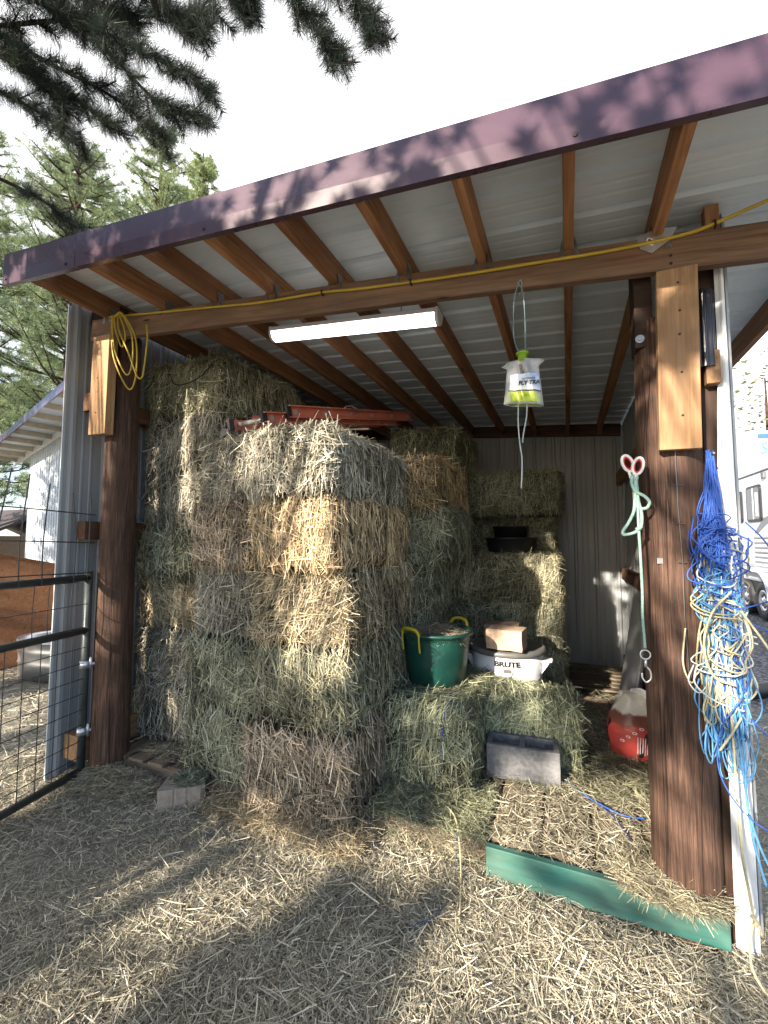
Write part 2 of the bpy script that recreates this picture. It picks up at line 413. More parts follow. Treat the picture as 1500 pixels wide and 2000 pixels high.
# ------------------------------------------------------------------ the hay shed
def zr(x): return 2.868-.0785*x           # underside of the rafters
def yfas(x): return 1.465+.025*x          # fascia line
def ybm(x): return 2.03+.05*x             # front of the header beam
shed = thing('hay_shed', (-1.2, 3.9, 0), 'open-fronted pole shed with maroon metal roof trim sheltering the hay', 'shed')
def ribbed(name, origin, along, nrm, length, ext, mat, parent, period=.2286, h=.019, minor=.004, z_of=None, z0f=None):
    """a ribbed metal sheet: profile along 'along', extruded by vectors z0f(s)..z_of(s)"""
    along, nrm = A(along, float), A(nrm, float); pts = [0.]; hs = [0.]
    s = 0
    while s < length:
        for a, b in ((.022,0),(.034,h),(.056,h),(.068,0),(.108,0),(.114,minor),(.126,minor),(.132,0),(.168,0),(.174,minor),(.186,minor),(.192,0),(.2286,0)):
            if s+a*period/.2286 <= length: pts.append(s+a*period/.2286); hs.append(b)
        s += period
    b = MB(); lo, hi = [], []
    for p, q in zip(pts, hs):
        c = A(origin, float)+along*p+nrm*q
        lo.append(c + A(z0f(c))); hi.append(c + A(z_of(c)))
    b.sheet([lo, hi]); return b.build(name, mat, parent)
XL, XR, YB = -3.12, 1.14, 5.86
# roof: white underside and maroon top, ribs running down the slope
def roof_pt(x, dz): return lambda c: (x, 0, zr(x)+dz)
ribbed('roof_underside', (0, 1.51, 0), (0,1,0), (0,0,1), YB-1.51, None, M_UNDER, shed, z0f=roof_pt(XL, .142), z_of=roof_pt(XR, .142), h=.022, minor=.0015)
ribbed('roof_top', (0, 1.51, .006), (0,1,0), (0,0,1), YB-1.51, None, M_ROOFT, shed, z0f=roof_pt(XL, .142), z_of=roof_pt(XR, .142), h=.022, minor=.006)
# rafters
for i, x in enumerate((.385, .04, -.345, -.745, -1.145, -1.555, -1.965, -2.385, -2.90, 1.10)):
    y0 = yfas(x)+.004; z = zr(x)+.07; hh = .138
    board('rafter', (x, y0, z), (x, 5.72, z), .04, hh, M_RAFTER, shed)
    if i < 9:                                             # hurricane ties over the beam
        b = MB(); yb = ybm(x)
        for sx in (-1, 1):
            xx = x+sx*.0225
            b.add([(xx, yb-.004, zr(x)-.035), (xx+sx*.022, yb-.004, zr(x)-.035), (xx+sx*.002, yb-.004, zr(x)+.06), (xx+sx*.001, yb+.05, zr(x)+.07), (xx+sx*.001, yb+.05, zr(x))], [(0,1,2),(0,2,3,4)])
        b.build('rafter_tie', M_STEEL, shed)
# fascia in two lengths with a seam, folded lip
for k, (xa, xb) in enumerate(((XL, -2.457), (-2.450, XR))):
    b = MB(); rows = []
    for dz, dy in ((-.004, .03), (-.007, 0), (.06, -.003), (.182, -.001), (.187, .05)):
        rows.append([(x, yfas(x)+dy-.002*k, zr(x)+dz) for x in np.linspace(xa, xb, 24)])
    b.sheet(rows); fo = b.build('fascia', M_FASC, shed, solid=.003)
    for x in ([-3.09, -2.53] if k == 0 else [-1.53, .06, .8]):
        sb = MB(); sb.lathe([(0, 0), (.008, 0), (.008, .004), (0, .005)], 10)
        n = len(sb.v)
        for j in range(n-40, n):
            q = sb.v[j]; sb.v[j] = (x+q[0], yfas(x)-.004-q[2], zr(x)+.022+q[1])
        sb.build('screw', M_HOLE, fo)
# header beam
xa, xb = -3.06, 1.08
Pa, Pb = (xa, ybm(xa)+.02, zr(xa)-.075), (xb, ybm(xb)+.02, zr(xb)-.075)
bm = board('header_beam', Pa, Pb, .04, .15, M_BEAM, shed)
# gusset plate and bolts over the right post
b = MB(); x = .36; y = ybm(x)-.004
pl = [(-.05,-.055),(-.005,-.075),(.055,-.02),(.07,.03),(-.0,.03),(-.075,-.0)]
M = Matrix.Translation((x+.02, y, zr(x)+.0)) @ Matrix.Rotation(math.pi/2, 4, 'X') @ Matrix.Rotation(R(-10), 4, 'Z')
b.prism(pl, .003, M); gp = b.build('bracket_plate', M_GALV, shed)
b = MB(); b.prism([(-.04,-.03),(-.005,-.045),(.0,-.02),(-.03,-.005)], .0012, M @ Matrix.Translation((0,0,.0034))); b.build('sticker', M_WHITEP, gp)
b = MB(); b.prism([(-.03,-.028),(-.012,-.036),(-.009,-.022),(-.025,-.013)], .0008, M @ Matrix.Translation((0,0,.0048))); b.build('barcode', M_INK, gp)
def bolt(name, P, r, parent, mat=M_STEEL):
    b = MB(); b.lathe([(0, .006), (r*.5, .006), (r*.55, .002), (r, .002), (r, 0)], 14)
    return b.build(name, mat, parent, mw=Matrix.Translation(P) @ Matrix.Rotation(math.pi/2, 4, 'X'))
bolt('bolt', (.425, ybm(.425)-.001, zr(.425)-.05), .011, bm)
for dz in (-.09, -.125): bolt('bolt', (.43, ybm(.43)-.001, zr(.43)+dz), .006, bm, M_HOLE)
# poles
def pole(cx, cy, r0, r1, z1):
    b = MB(); prof = []
    zs = np.linspace(-.1, z1, 26); n = 40; vs = []
    for z in zs:
        for k in range(n):
            a = 2*math.pi*k/n
            rr = (r0+(r1-r0)*(z/z1))*(1+.018*math.sin(3*a+z)+.012*math.sin(7*a+2.3*z)+.006*math.sin(13*a-4*z))
            vs.append((rr*math.cos(a), rr*math.sin(a), z))
    fs = [(i*n+k, i*n+(k+1) % n, (i+1)*n+(k+1) % n, (i+1)*n+k) for i in range(len(zs)-1) for k in range(n)]
    vs.append((0,0,z1+.01)); fs += [((len(zs)-1)*n+k, (len(zs)-1)*n+(k+1) % n, len(vs)-1) for k in range(n)]
    b.add(vs, fs); return b.build('post', M_POLE, shed, smooth=True, mw=Matrix.Translation((cx, cy, 0)))
pl_ = pole(-2.91, 2.035, .119, .098, 3.02)
pr_ = pole(.425, 2.225, .126, .122, 2.52)
# pole hardware: grounding wire with staples, a square nail plate, a bolt washer
b = MB(); yq = 2.225-.126
b.tube([(.423, yq-.002, 1.93), (.424, yq-.004, 1.7), (.432, yq-.004, 1.45), (.43, yq-.004, 1.25), (.437, yq-.003, .98)], .0018, 5); 
for z in (1.78, 1.62, 1.46, 1.0): b.tube([(.415, yq-.002, z), (.42, yq-.006, z+.001), (.44, yq-.006, z-.001), (.447, yq-.002, z)], .0015, 5)
b.build('staple_wire', M_STEEL, pr_)
b = MB(); b.box(.345, .368, 2.112, 2.117, 1.452, 1.478); b.build('nail_plate', M_STEEL, pr_, bevel=.002)
bolt('washer', (.318, 2.13, 2.44), .018, pr_, M_STEEL)
# short planks nailed up under the beam
lb = board('post_board', (-2.915, 1.882, 2.27), (-2.895, 1.875, 2.952), .17, .062, M_PINE, shed, up=(0,1,0))
rb = board('post_board', (.434, 2.072, 1.922), (.448, 2.067, 2.685), .146, .04, M_PINE, shed, up=(0,1,0))
for q, par, yy in (((-2.91, 2.86),lb,1.849),((-2.9,2.78),lb,1.849),((-2.92,2.66),lb,1.85),((-2.915,2.56),lb,1.851),((-2.925,2.42),lb,1.852),
                   ((.45,2.62),rb,2.05),((.452,2.5),rb,2.05),((.448,2.4),rb,2.05),((.45,2.24),rb,2.052),((.446,2.06),rb,2.053)):
    bolt('screw', (q[0], yy-.001, q[1]), .005, par, M_HOLE)
b = MB(); b.box(.30, .37, 2.13, 2.26, 2.4, 2.83); b.build('post_block', M_DARKW, shed, bevel=.004)
# walls
ribbed('back_wall', (-3.15, 5.80, 0), (1,0,0), (0,-1,0), 3.8, None, M_WALL, shed, z0f=lambda c: (0,0,.05), z_of=lambda c: (0,0,zr(c[0])+.13))
ribbed('left_wall', (-3.16, 1.80, 0), (0,1,0), (1,0,0), 4.0, None, M_WALL, shed, z0f=lambda c: (.0,0,.0), z_of=lambda c: (0,0,zr(-3.16)+.13))
ribbed('right_wall', (.640, 2.16, 0), (0,1,0), (1,0,0), 3.95, None, M_WALL, shed, z0f=lambda c: (0,0,.02), z_of=lambda c: (0,0,zr(.64)+.13))
# white corner trim of the right wall
b = MB(); b.sheet([[(q, 2.156, z), (q+.012, 2.150, z), (q+.015, 2.146, z), (.622, 2.142, z), (.632, 2.148, z), (.637, 2.22, z)] for z, q in ((-.02,.560), (.9,.566), (1.7,.574), (2.1,.590), (2.3,.601), (2.75,.603))])
b.build('corner_trim', M_TRIM, shed, solid=.002)
b = MB(); b.sheet([[(-3.165, 1.90, z), (-3.172, 1.785, z), (-3.155, 1.78, z)] for z in (-.02, 1.6, 3.2)]); b.build('corner_trim', M_TRIM, shed, solid=.002)
# girts: between poles and walls
for z in (2.52, 1.62, .18):
    board('girt', (-3.065, 1.875, z), (-3.065, 5.7, z), .085 if z > 1 else .16, .125 if z > 1 else .16, M_RED if z > 1 else M_PINE, shed)
board('girt', (.575, 2.12, 2.27), (.575, 5.7, 2.27), .05, .14, M_PINE, shed)
board('girt', (.590, 2.16, .10), (.590, 5.7, .10), .06, .28, M_RED, shed)
board('girt', (.60, 2.55, 1.17), (.60, 5.7, 1.17), .06, .13, M_RED, shed)
board('girt', (-3.1, 5.75, zr(-3.1)+.06), (.62, 5.75, zr(.62)+.06), .05, .145, M_RED, shed)
board('girt', (-3.1, 5.75, 1.1), (-1.3, 5.75, 1.1), .05, .13, M_RED, shed)
# rear poles in the corners, blocking above the beam
board('stud', (.59, 2.12, zr(.59)-.03), (.59, 2.12, zr(.59)+.13), .05, .05, M_RAFTER, shed, up=(0,1,0))
board('stud', (.575, 2.2, -.02), (.575, 2.2, 2.8), .07, .06, M_DARKW, shed, up=(0,1,0))
board('blocking', (-2.88, 2.0, zr(-2.9)+.06), (-3.15, 1.97, zr(-3.1)+.06), .09, .12, M_DARKW, shed)
# length of ribbed downspout wedged beside the right post
b = MB(); g = []
for z in (2.27, 2.45, 2.6):
    g.append([(.545+.04*math.cos(a)*(1+.12*math.cos(8*a)), 2.13+.03*math.sin(a)*(1+.12*math.cos(8*a)), z) for a in np.linspace(0, 2*math.pi, 65)])
b.sheet(g); o = b.build('downspout', M_DARKMET, None, smooth=False); tag(o, 'short length of dark ribbed downspout beside the right post', 'downspout')
# ------------------------------------------------------------------ hay bales
def bale_mesh(name, dims, faces, seed, tint_mu=.5, messy=.5, dens=1., droop=0):
    """one bale: packed core + loose stalks. faces: which sides carry stalks, of '-x +x -y +y +z'"""
    global rng
    rng = np.random.default_rng(seed)
    h = A(dims)/2; r = .034; inner = h-r
    ph = rng.uniform(0, 6.28, 6); kk = rng.normal(0, 5, (6, 3))
    def surf(p):
        q = np.clip(p, -inner, inner); d = p-q; n = d/(np.linalg.norm(d, axis=1)[:, None]+1e-9)
        disp = np.zeros(len(p))
        for i in range(6): disp += np.sin(q @ kk[i] + ph[i])*.006
        flake = .008*np.sin(q[:, 1]*2*math.pi/.11+ph[0])
        return q + n*(r+disp+flake)[:, None], n
    # core
    vs, fs, off = [], [], 0
    for ax in range(3):
        for sgn in (-1, 1):
            m = [int(max(6, h[i]*2/.05)) for i in range(3)]
            u, w = [(1,2),(2,0),(0,1)][ax]
            g1, g2 = np.meshgrid(np.linspace(-1,1,m[u]), np.linspace(-1,1,m[w]), indexing='ij')
            p = np.zeros((g1.size, 3)); p[:, ax] = sgn*h[ax]; p[:, u] = g1.ravel()*h[u]; p[:, w] = g2.ravel()*h[w]
            P, N = surf(p); vs.append(P-N*.012)
            I = np.arange(g1.size).reshape(m[u], m[w])+off
            q = np.stack([I[:-1,:-1].ravel(), I[1:,:-1].ravel(), I[1:,1:].ravel(), I[:-1,1:].ravel()], 1)
            fs.append(q if sgn > 0 else q[:, ::-1]); off += g1.size
    cV = np.concatenate(vs); cF = np.concatenate(fs)
    allv, allf, allt = [cV], [], [np.zeros(len(cV))]
    for fc in faces:
        ax = 'xyz'.index(fc[1]); sgn = 1 if fc[0] == '+' else -1
        u, w = [(1,2),(2,0),(0,1)][ax]
        area = 4*h[u]*h[w]; n = int(area*9500*dens)
        p = np.zeros((n, 3)); p[:, ax] = sgn*h[ax]; p[:, u] = rng.uniform(-1,1,n)*h[u]; p[:, w] = rng.uniform(-1,1,n)*h[w]
        P, N = surf(p)
        D = rand_dirs(n, N)
        down = np.tile(A([0,0,-1.]), (n,1)); down -= N*(down*N).sum(1)[:, None]
        cl = cloud(P, 9, seed+ax)                        # lock the lie of the stalks in tufts
        if ax == 0:   k = (rng.random(n) < .86-.25*messy)
        elif ax == 1: k = (rng.random(n) < .62-.4*messy+.35*cl)
        else: k = np.zeros(n, bool)
        swirl = np.stack([np.sin(3*cl+ph[1]), np.cos(4*cl+ph[2]), np.sin(5*cl+ph[3])], 1); swirl -= N*(swirl*N).sum(1)[:, None]
        D = np.where(k[:, None], down+D*.2, D*.75+swirl*.9)
        L = (rng.gamma(4, .022, n)*(1.15 if ax != 0 else .95)+.02)*(.58+.28*messy)
        Wd = rng.uniform(.0018, .0048, n)
        up_ = rng.random(n) < .38; Wd = np.where(up_, Wd*1.35, Wd*.9); L = np.where(up_, L*1.15, L)
        lift = np.abs(rng.normal(0, (.004 if ax == 0 else .008)+.009*messy, n))*np.where(rng.random(n) < .2, 2., .6)
        t = tint_mu + .19*rng.normal(size=n) + .25*cloud(P, 7, seed+3) + .16*cloud(P, 22, seed+4)
        t = t + np.where(up_, .12, -.13)
        v, f, tv = stalks(P+N*(np.where(up_, rng.uniform(.0,.014,n), rng.uniform(-.016,.002,n)))[:, None], D, N, L, Wd, lift, np.clip(t,0,1))
        allv.append(v); allf.append(f+off); allt.append(tv); off += len(v)
    # long wisps hanging from the edges
    n = int(50*messy*dens)+8+int(90*max(0,droop-.5))
    p = rng.uniform(-1,1,(n,3))*h; fcs = [f for f in faces if f != '+z']
    for i in range(n):
        f = fcs[rng.integers(len(fcs))]; ax = 'xyz'.index(f[1]); p[i, ax] = (1 if f[0]=='+' else -1)*h[ax]
        if rng.random() < .7: p[i, 2] = h[2]*rng.uniform(.55, 1)
        if rng.random() < .4: p[i, 1-ax] = np.sign(p[i, 1-ax])*h[1-ax]*rng.uniform(.8,1)
    P, N = surf(p); D = A([0,0,-1.]) + N*rng.uniform(.05,.7,n)[:, None] + rng.normal(0,.3,(n,3))
    L = rng.uniform(.05,.15,n)+droop*rng.uniform(0,.14,n)
    v, f, tv = stalks(P+D/np.linalg.norm(D,axis=1)[:,None]*L[:,None]*.4, D, N, L, rng.uniform(.002,.004,n), rng.normal(-.01,.02,n), np.clip(tint_mu+.18+.12*rng.normal(size=n),0,1), segs=3)
    allv.append(v); allf.append(f+off); allt.append(tv)
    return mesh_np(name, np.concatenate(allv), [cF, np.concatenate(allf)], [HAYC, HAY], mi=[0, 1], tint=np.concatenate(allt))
BALES = []
def bale(b, label, group, tint=(1,1,1), faces=('-y','+x'), mu=.5, messy=.5, rz=0, tilt=0, dens=1., droop=0):
    x0, x1, y0, y1, z0, z1 = b; s = 100+len(BALES)*13
    me = bale_mesh('hay_bale', (x1-x0, y1-y0-.004, z1-z0-.024), faces, s, mu, messy, dens, droop)
    o = bpy.data.objects.new('hay_bale', me)
    link(o, None, Matrix.Translation(((x0+x1)/2, (y0+y1)/2, (z0+z1)/2)) @ Matrix.Rotation(R(rz), 4, 'Z') @ Matrix.Rotation(R(tilt), 4, 'Y'))
    o.color = (*tint, 1); tag(o, label, 'hay bale', group); BALES.append(o); return o
G1 = 'bales in the tall front hay stack'
GRN, TAN, PNK, GRY, OLV = (.93,.97,.81), (1.15,1.0,.80), (1.16,.97,.84), (1.06,1.03,.98), (.98,.98,.80)
# near column at the right corner of the stack (five high)
Cx = (-1.70, -1.10); zC = (.075,.51,.96,1.39,1.79,2.15)
C_ = [('shaggy pinkish tan bale at the bottom of the stack corner, nearest the camera', (1.3,1.1,.96), .52, .95, (0,.03,-.05,0)),
      ('tangled green tan bale second from the ground at the stack corner', OLV, .5, .9, (.0,.02,-.01,0)),
      ('bale with a bright sunlit end in the middle of the stack corner column', TAN, .53, .8, (.0,.01,-.02,0)),
      ('straight-sided warm tan bale, fourth up at the stack corner, just under the top bale', (1.5,1.2,.88), .54, .4, (.07,.0,-.13,-.05)),
      ('top bale of the stack corner with a shaggy raised tuft below the ladder', GRY, .55, .8, (.06,-.01,-.18,-.03))]
for i, (lab, t, mu, ms, d) in enumerate(C_):
    bale((Cx[0]+d[0], Cx[1]+d[1], 2.05+d[2], 3.05+d[3], zC[i], zC[i+1]), lab, G1, t, ('-y','+x','+z','-x') if i == 4 else ('-y','+x','-x') , mu, ms, rz=random.uniform(-1.5,1.5), dens=1.1)
# middle column
zB = (.09,.50,.93,1.36,1.80,2.225)
B_ = [('green grey bale at the bottom of the middle column, above the front pallet', GRN, .44, .9), ('greenish bale with dark green flakes, second up in the middle column', GRN, .42, .95),
      ('grey tan bale third up in the middle column of the stack', GRY, .47, .8), ('rounded pinkish bale fourth up in the middle column of the stack', PNK, .52, .6),
      ('top bale of the middle column, beside the left foot of the ladder', GRY, .5, .8)]
for i, (lab, t, mu, ms) in enumerate(B_):
    bale((-2.29+random.uniform(-.01,.01), -1.715, 2.15+[-.04,-.03,.02,0,.03][i], 3.15, zB[i], zB[i+1]), lab, G1, t, ('-y','-x','+x')+(('+z',) if i == 4 else ()), mu, ms, rz=random.uniform(-2,2), dens=1.05)
# left column, seven high
zA = (.11,.50,.90,1.27,1.63,2.06,2.50,2.955)
A_ = ['bottom bale of the left column, with a sunlit patch above the pallet end', 'second bale from the ground in the left column beside the left post', 'third bale up in the left column with a sunlit right edge',
      'fourth bale up in the left column beside the left post', 'fifth bale up in the left column, shaggy with greenish tufts', 'squared grey bale with a pale right edge, sixth up in the left column', 'topmost bale of the tallest left column under the rafters']
zA2 = zA
for i, lab in enumerate(A_):
    bale((-3.06+.015*(i % 2), -2.325+[.02,0,.03,-.01,0,-.02,.02][i], 2.30+[0,.02,.03,0,.03,.05,.04][i], 3.3, zA[i], zA[i+1]), lab, G1, [GRY,GRY,TAN,GRN,GRY,GRY,OLV][i], ('-y','+x')+(('+z',) if i == 6 else ()), [.5,.47,.48,.45,.5,.52,.5][i], [.6,.8,.7,.9,.9,.4,.9][i], rz=random.uniform(-2,2))
bale((-3.0, -2.36, 3.36, 4.36, 2.46, 2.90), 'shadowed bale behind the topmost bale of the left column', G1, OLV, ('-y','+x','+z'), .45, .6)
# second rank, behind the corner column and standing a little prouder
G2 = 'bales in the second rank of the hay stack'
zD = (.10,.53,.96,1.36,1.79,2.20)
D_ = [('bottom bale of the second rank behind the green tub', (-.99, 0), OLV), ('second rank bale just above the green tub, in deep shade', (-1.0, 0), OLV), ('shaded bale below the drooping bale in the second rank', (-.97,.05), GRN),
      ('drooping green bale with long hanging wisps in the second rank', (-.86,.05), GRN), ('bale with a rusty orange right end, top of the second rank', (-.90,-.02), (1.35,1.05,.72))]
for i, (lab, (x1, dy), t) in enumerate(D_):
    bale((x1-.64, x1, 3.12+dy, 4.1, zD[i], zD[i+1]), lab, G2, t, ('-y','+x','+z') if i > 2 else ('-y','+x'), .5, [.5,.5,.6,1.,.7][i], rz=random.uniform(-2,2), droop=1.3 if i == 3 else .2)
# rusty end of that bale is a patch of its own hay
bale((-1.56, -.90, 3.78, 4.7, 2.2, 2.62), 'dark bale at the back beyond the right end of the ladder', G2, (.8,.82,.62), ('-y','+x','+z'), .4, .6)  # tint dimmed to imitate the shade at the back
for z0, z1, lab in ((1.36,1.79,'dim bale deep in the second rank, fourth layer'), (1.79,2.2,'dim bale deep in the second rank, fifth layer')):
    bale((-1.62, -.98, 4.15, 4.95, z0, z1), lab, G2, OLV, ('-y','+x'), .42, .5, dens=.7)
for x in (-2.26, -1.66):
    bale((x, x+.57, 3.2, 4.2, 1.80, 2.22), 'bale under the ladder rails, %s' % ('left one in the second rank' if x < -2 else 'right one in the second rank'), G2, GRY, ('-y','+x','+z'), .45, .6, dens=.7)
# stack against the back wall, bales lying across
G3 = 'bales stacked against the back wall'
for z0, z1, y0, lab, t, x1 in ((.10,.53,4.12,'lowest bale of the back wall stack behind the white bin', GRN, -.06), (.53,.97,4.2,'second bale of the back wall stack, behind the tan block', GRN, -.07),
                       (.97,1.42,4.2,'sunlit-ended bale carrying the black tub, third up at the back wall', OLV, -.075), (1.42,1.80,4.72,'recessed dark bale behind the black rubber tub', (.6,.62,.5), -.12),  # recessed bale's tint is lowered to stand for its shade
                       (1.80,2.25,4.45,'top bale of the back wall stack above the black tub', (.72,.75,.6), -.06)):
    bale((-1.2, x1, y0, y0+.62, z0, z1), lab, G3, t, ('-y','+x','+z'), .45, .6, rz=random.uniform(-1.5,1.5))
# two opened bales used as a bench
G4 = 'low bales in front of the stack'
bb = bale((-1.04, -.535, 2.46, 3.42, .13, .585), 'low green bale bound with blue twine under the green tub', G4, (.92,1.0,.78), ('-y','+x','+z','-x'), .5, .75, rz=-2, dens=1.1)
b = MB(); b.tube(curve_pts([(-.66,2.6,.598),(-.665,2.47,.594),(-.672,2.44,.55),(-.68,2.43,.44),(-.70,2.425,.3),(-.715,2.43,.2)]), .0035, 6); b.build('twine', M_TWB, bb)
bale((-.52, .03, 2.90, 3.28, .13, .55), 'low loose green bale behind the cinder block and before the white bin', G4, (.90,1.0,.78), ('-y','+x','+z'), .53, .9, rz=3, dens=1.2)
rng = np.random.default_rng(99)
# ------------------------------------------------------------------ pallets and decks
def pallet(label, loc, rz, L, Wd, H=.115, nb=7, mat=M_PALLET, along='x', solid=False, group='wooden pallets on the shed floor'):
    """deck boards along local x (or y), stringers across"""
    t = thing('wooden_pallet', loc, label, 'pallet', group); Mz = Matrix.Translation(loc) @ Matrix.Rotation(R(rz), 4, 'Z')
    def bd(name, p0, p1, w, h):
        board(name, Mz @ Vector(p0), Mz @ Vector(p1), w, h, mat, t)
    gap = .014 if solid else .045; w = (Wd-gap*(nb-1))/nb
    for i in range(nb):
        c = -Wd/2+w/2+i*(w+gap); j = random.uniform(-.008,.008)
        if along == 'x': bd('deck_board', (-L/2, c, H-.01), (L/2, c, H-.01+j*.3), w, .02)
        else: bd('deck_board', (c, -L/2+j, H-.01), (c, L/2, H-.01), w, .02)
    for s in (-1, 0, 1):
        q = s*(L/2-.02)
        if along == 'x': bd('stringer', (q, -Wd/2, (H-.02)/2), (q, Wd/2, (H-.02)/2), .04, H-.022)
        else: bd('stringer', (-Wd/2, q, (H-.02)/2), (Wd/2, q, (H-.02)/2), .04, H-.022)
    return t
pallet('weathered pallet with a broken front board under the left hay column', (-2.36, 2.60, .0), 3, 1.05, 1.15, along='y', H=.105)
pallet('pallet with bare front edge under the low bale and stack corner', (-.98, 2.74, 0), 0, 1.1, 1.18, along='y', H=.12)
pk = pallet('solid plank deck with a green painted front board by the right post', (.075, 3.28, 0), 0, 2.22, .89, along='y', nb=4, solid=True, H=.14)
board('front_board', (-.385, 2.112, .068), (.53, 2.112, .068), .035, .138, M_GPAINT, pk)
pallet('dark pallet lying at the back of the shed by the grey wall', (.18, 5.15, 0), 1, 1.1, .9, along='x', H=.12)
pallet('pallet behind the white bin under the back wall stack', (-.95, 4.55, 0), 0, 1.2, 1.1, along='x', H=.10)

# straw lying on decks, bale tops, tub
def litter(name, label, fn, n, tint, Lr=(.04,.12), Wr=(.0018,.004), mu=.58):
    P = fn(n); N = np.tile(A([0,0,1.]), (len(P),1))+rng.normal(0,.25,(len(P),3)); N /= np.linalg.norm(N,axis=1)[:,None]
    v, f, t = stalks(P, rand_dirs(len(P), N), N, rng.uniform(*Lr, len(P))*.85, rng.uniform(*Wr, len(P))*.85, rng.normal(0,.01,len(P)), np.clip(mu+.15*rng.normal(size=len(P)),0,1), segs=3)
    o = bpy.data.objects.new(name, mesh_np(name, v, [f], HAY, tint=t)); link(o); o.color = (*tint,1); return tag(o, label, 'loose hay', kind='stuff')
def rect(x0,x1,y0,y1,z,sd=.006,pw=None):
    def f(n):
        P = np.stack([rng.uniform(x0,x1,n), rng.uniform(y0,y1,n), z+rng.exponential(sd,n)], 1)
        if pw is not None: P = P[rng.random(len(P)) < pw(P)]
        return P
    return f
def deck_w(P):
    w = np.clip(.62+1.6*cloud(P, 4, 5), .12, 1)
    for gx in (-.15, .075, .3): w *= np.where(np.abs(P[:,0]-gx) < .014, .12, 1)
    return w
litter('deck_hay', 'hay scattered over the plank deck beside the right post', rect(-.37,.52,2.13,4.3,.142,.007,deck_w), 17000, (1.0,.97,.86), mu=.6)
def mound(cx, cy, rx, ry, h, z0):
    def f(n):
        a = rng.uniform(0,6.283,n); r = np.sqrt(rng.random(n)); x = r*np.cos(a); y = r*np.sin(a)
        return np.stack([cx+x*rx, cy+y*ry, z0+h*(1-r**2)*rng.uniform(.3,1,n)+.004], 1)
    return f
litter('deck_hay', 'drift of straw heaped around the foot of the right post', mound(.34,2.15,.2,.13,.045,.142), 2500, (1.02,.96,.8), (.06,.16))
litter('pallet_hay', 'hay covering the front edge of the pallet below the low bale', rect(-1.02,-.4,2.14,2.6,.122,.01), 8000, (.9,.98,.76), mu=.5)
litter('pallet_hay', 'hay litter under the feed sack and cinder block', rect(-.5,.52,2.65,3.4,.143,.012), 5000, (.92,.96,.76), mu=.48)
litter('pallet_hay', 'hay fallen on the left pallet below the left column', mound(-2.5,2.2,.3,.1,.03,.108), 500, (.98,.94,.82))
litter('floor_hay', 'hay on the shadowed floor at the back of the shed', rect(-.4,.55,4.3,5.6,.05,.03), 3500, (.8,.8,.65), (.06,.15))
litter('fallen_hay', 'fallen hay skirt along the foot of the stack', lambda n: np.stack([rng.uniform(-1.95,-.95,n), rng.uniform(1.9,2.12,n), .01+rng.exponential(.03,n)],1), 5000, (1.06,.93,.76), (.05,.18))
litter('fallen_hay', 'pile of straw at the foot of the left post', mound(-2.72,1.93,.42,.15,.09,0), 3500, (.98,.92,.8), (.05,.17))

# ------------------------------------------------------------------ blocks
# cinder block with two cores
t = bpy.data.objects.new('cinder_block', None)
b = MB(); Lb, Wb, Hb = .412, .19, .193; wl = .032
def ring(z): 
    o_ = [(-Lb/2,-Wb/2),(Lb/2,-Wb/2),(Lb/2,Wb/2),(-Lb/2,Wb/2)]
    return o_
for x0,x1,y0,y1 in ((-Lb/2,Lb/2,-Wb/2,-Wb/2+wl),(-Lb/2,Lb/2,Wb/2-wl,Wb/2),(-Lb/2,-Lb/2+wl,-Wb/2+wl,Wb/2-wl),(Lb/2-wl,Lb/2,-Wb/2+wl,Wb/2-wl),(-wl/2,wl/2,-Wb/2+wl,Wb/2-wl)):
    b.box(x0,x1,y0,y1,0,Hb)
o = b.build('cinder_block', M_CONC, bevel=.004, mw=Matrix.Translation((-.283, 2.795, .142)) @ Matrix.Rotation(R(5),4,'Z')); tag(o, 'grey hollow cinder block with two cores standing on the deck', 'cinder block')
b = MB()
g = [(-.17,-.1),(-.155,-.115),(-.06,-.115),(-.055,-.108),(-.045,-.108),(-.04,-.115),(.03,-.115),(.035,-.108),(.045,-.108),(.05,-.115),(.13,-.115),(.16,-.085),(.12,.12),(-.13,.12)]
g = [(x*.78, y*.78) for x, y in g]; b.prism(g, .125); o = b.build('paver_block', M_PAVER, bevel=.004, mw=Matrix.Translation((-2.15,1.98,-.01)) @ Matrix.Rotation(R(38),4,'Z')); tag(o, 'tan grooved retaining wall block lying before the left pallet', 'paver block')
litter('block_hay', 'chopped green hay lying on top of the tan wall block', mound(-2.14,2.0,.11,.09,.025,.117), 900, (.85,.95,.8), (.03,.08), mu=.48)
def rough_block(label, loc, rz, d, mat):
    b = MB(); n = 7; h = A(d)/2; r = .012
    g = lambda m: np.linspace(-1,1,m)
    for ax in range(3):
        u,w = [(1,2),(2,0),(0,1)][ax]
        for s in (-1,1):
            rows = []
            for i in g(n):
                row = []
                for j in g(n):
                    p = np.zeros(3); p[ax] = s*h[ax]; p[u] = i*h[u]; p[w] = j*h[w]
                    q = np.clip(p,-h+r,h-r); dd = p-q; p = q+dd/(np.linalg.norm(dd)+1e-9)*(r+.004*math.sin(40*p[0]+3*p[1])*math.cos(37*p[2]+9*p[1]))
                    row.append(p)
                rows.append(row)
            b.sheet(rows)
    o = b.build('mineral_block', mat, smooth=True, mw=Matrix.Translation(loc) @ Matrix.Rotation(R(rz),4,'Z')); return tag(o, label, 'mineral block', 'mineral blocks on the bin lid')
rough_block('pale tan mineral block lit by the sun on the bin lid', (-.435,3.34,.828), -6, (.265,.2,.15), M_SALT)
rough_block('darker mineral block covered with hay, behind the pale one on the lid', (-.50,3.57,.82), 4, (.27,.2,.15), plain('brown_mineral_block', (.22,.16,.11), .9, var=.3, scale=30, bump=.6))  # a tan block too, its shade put into a darker colour

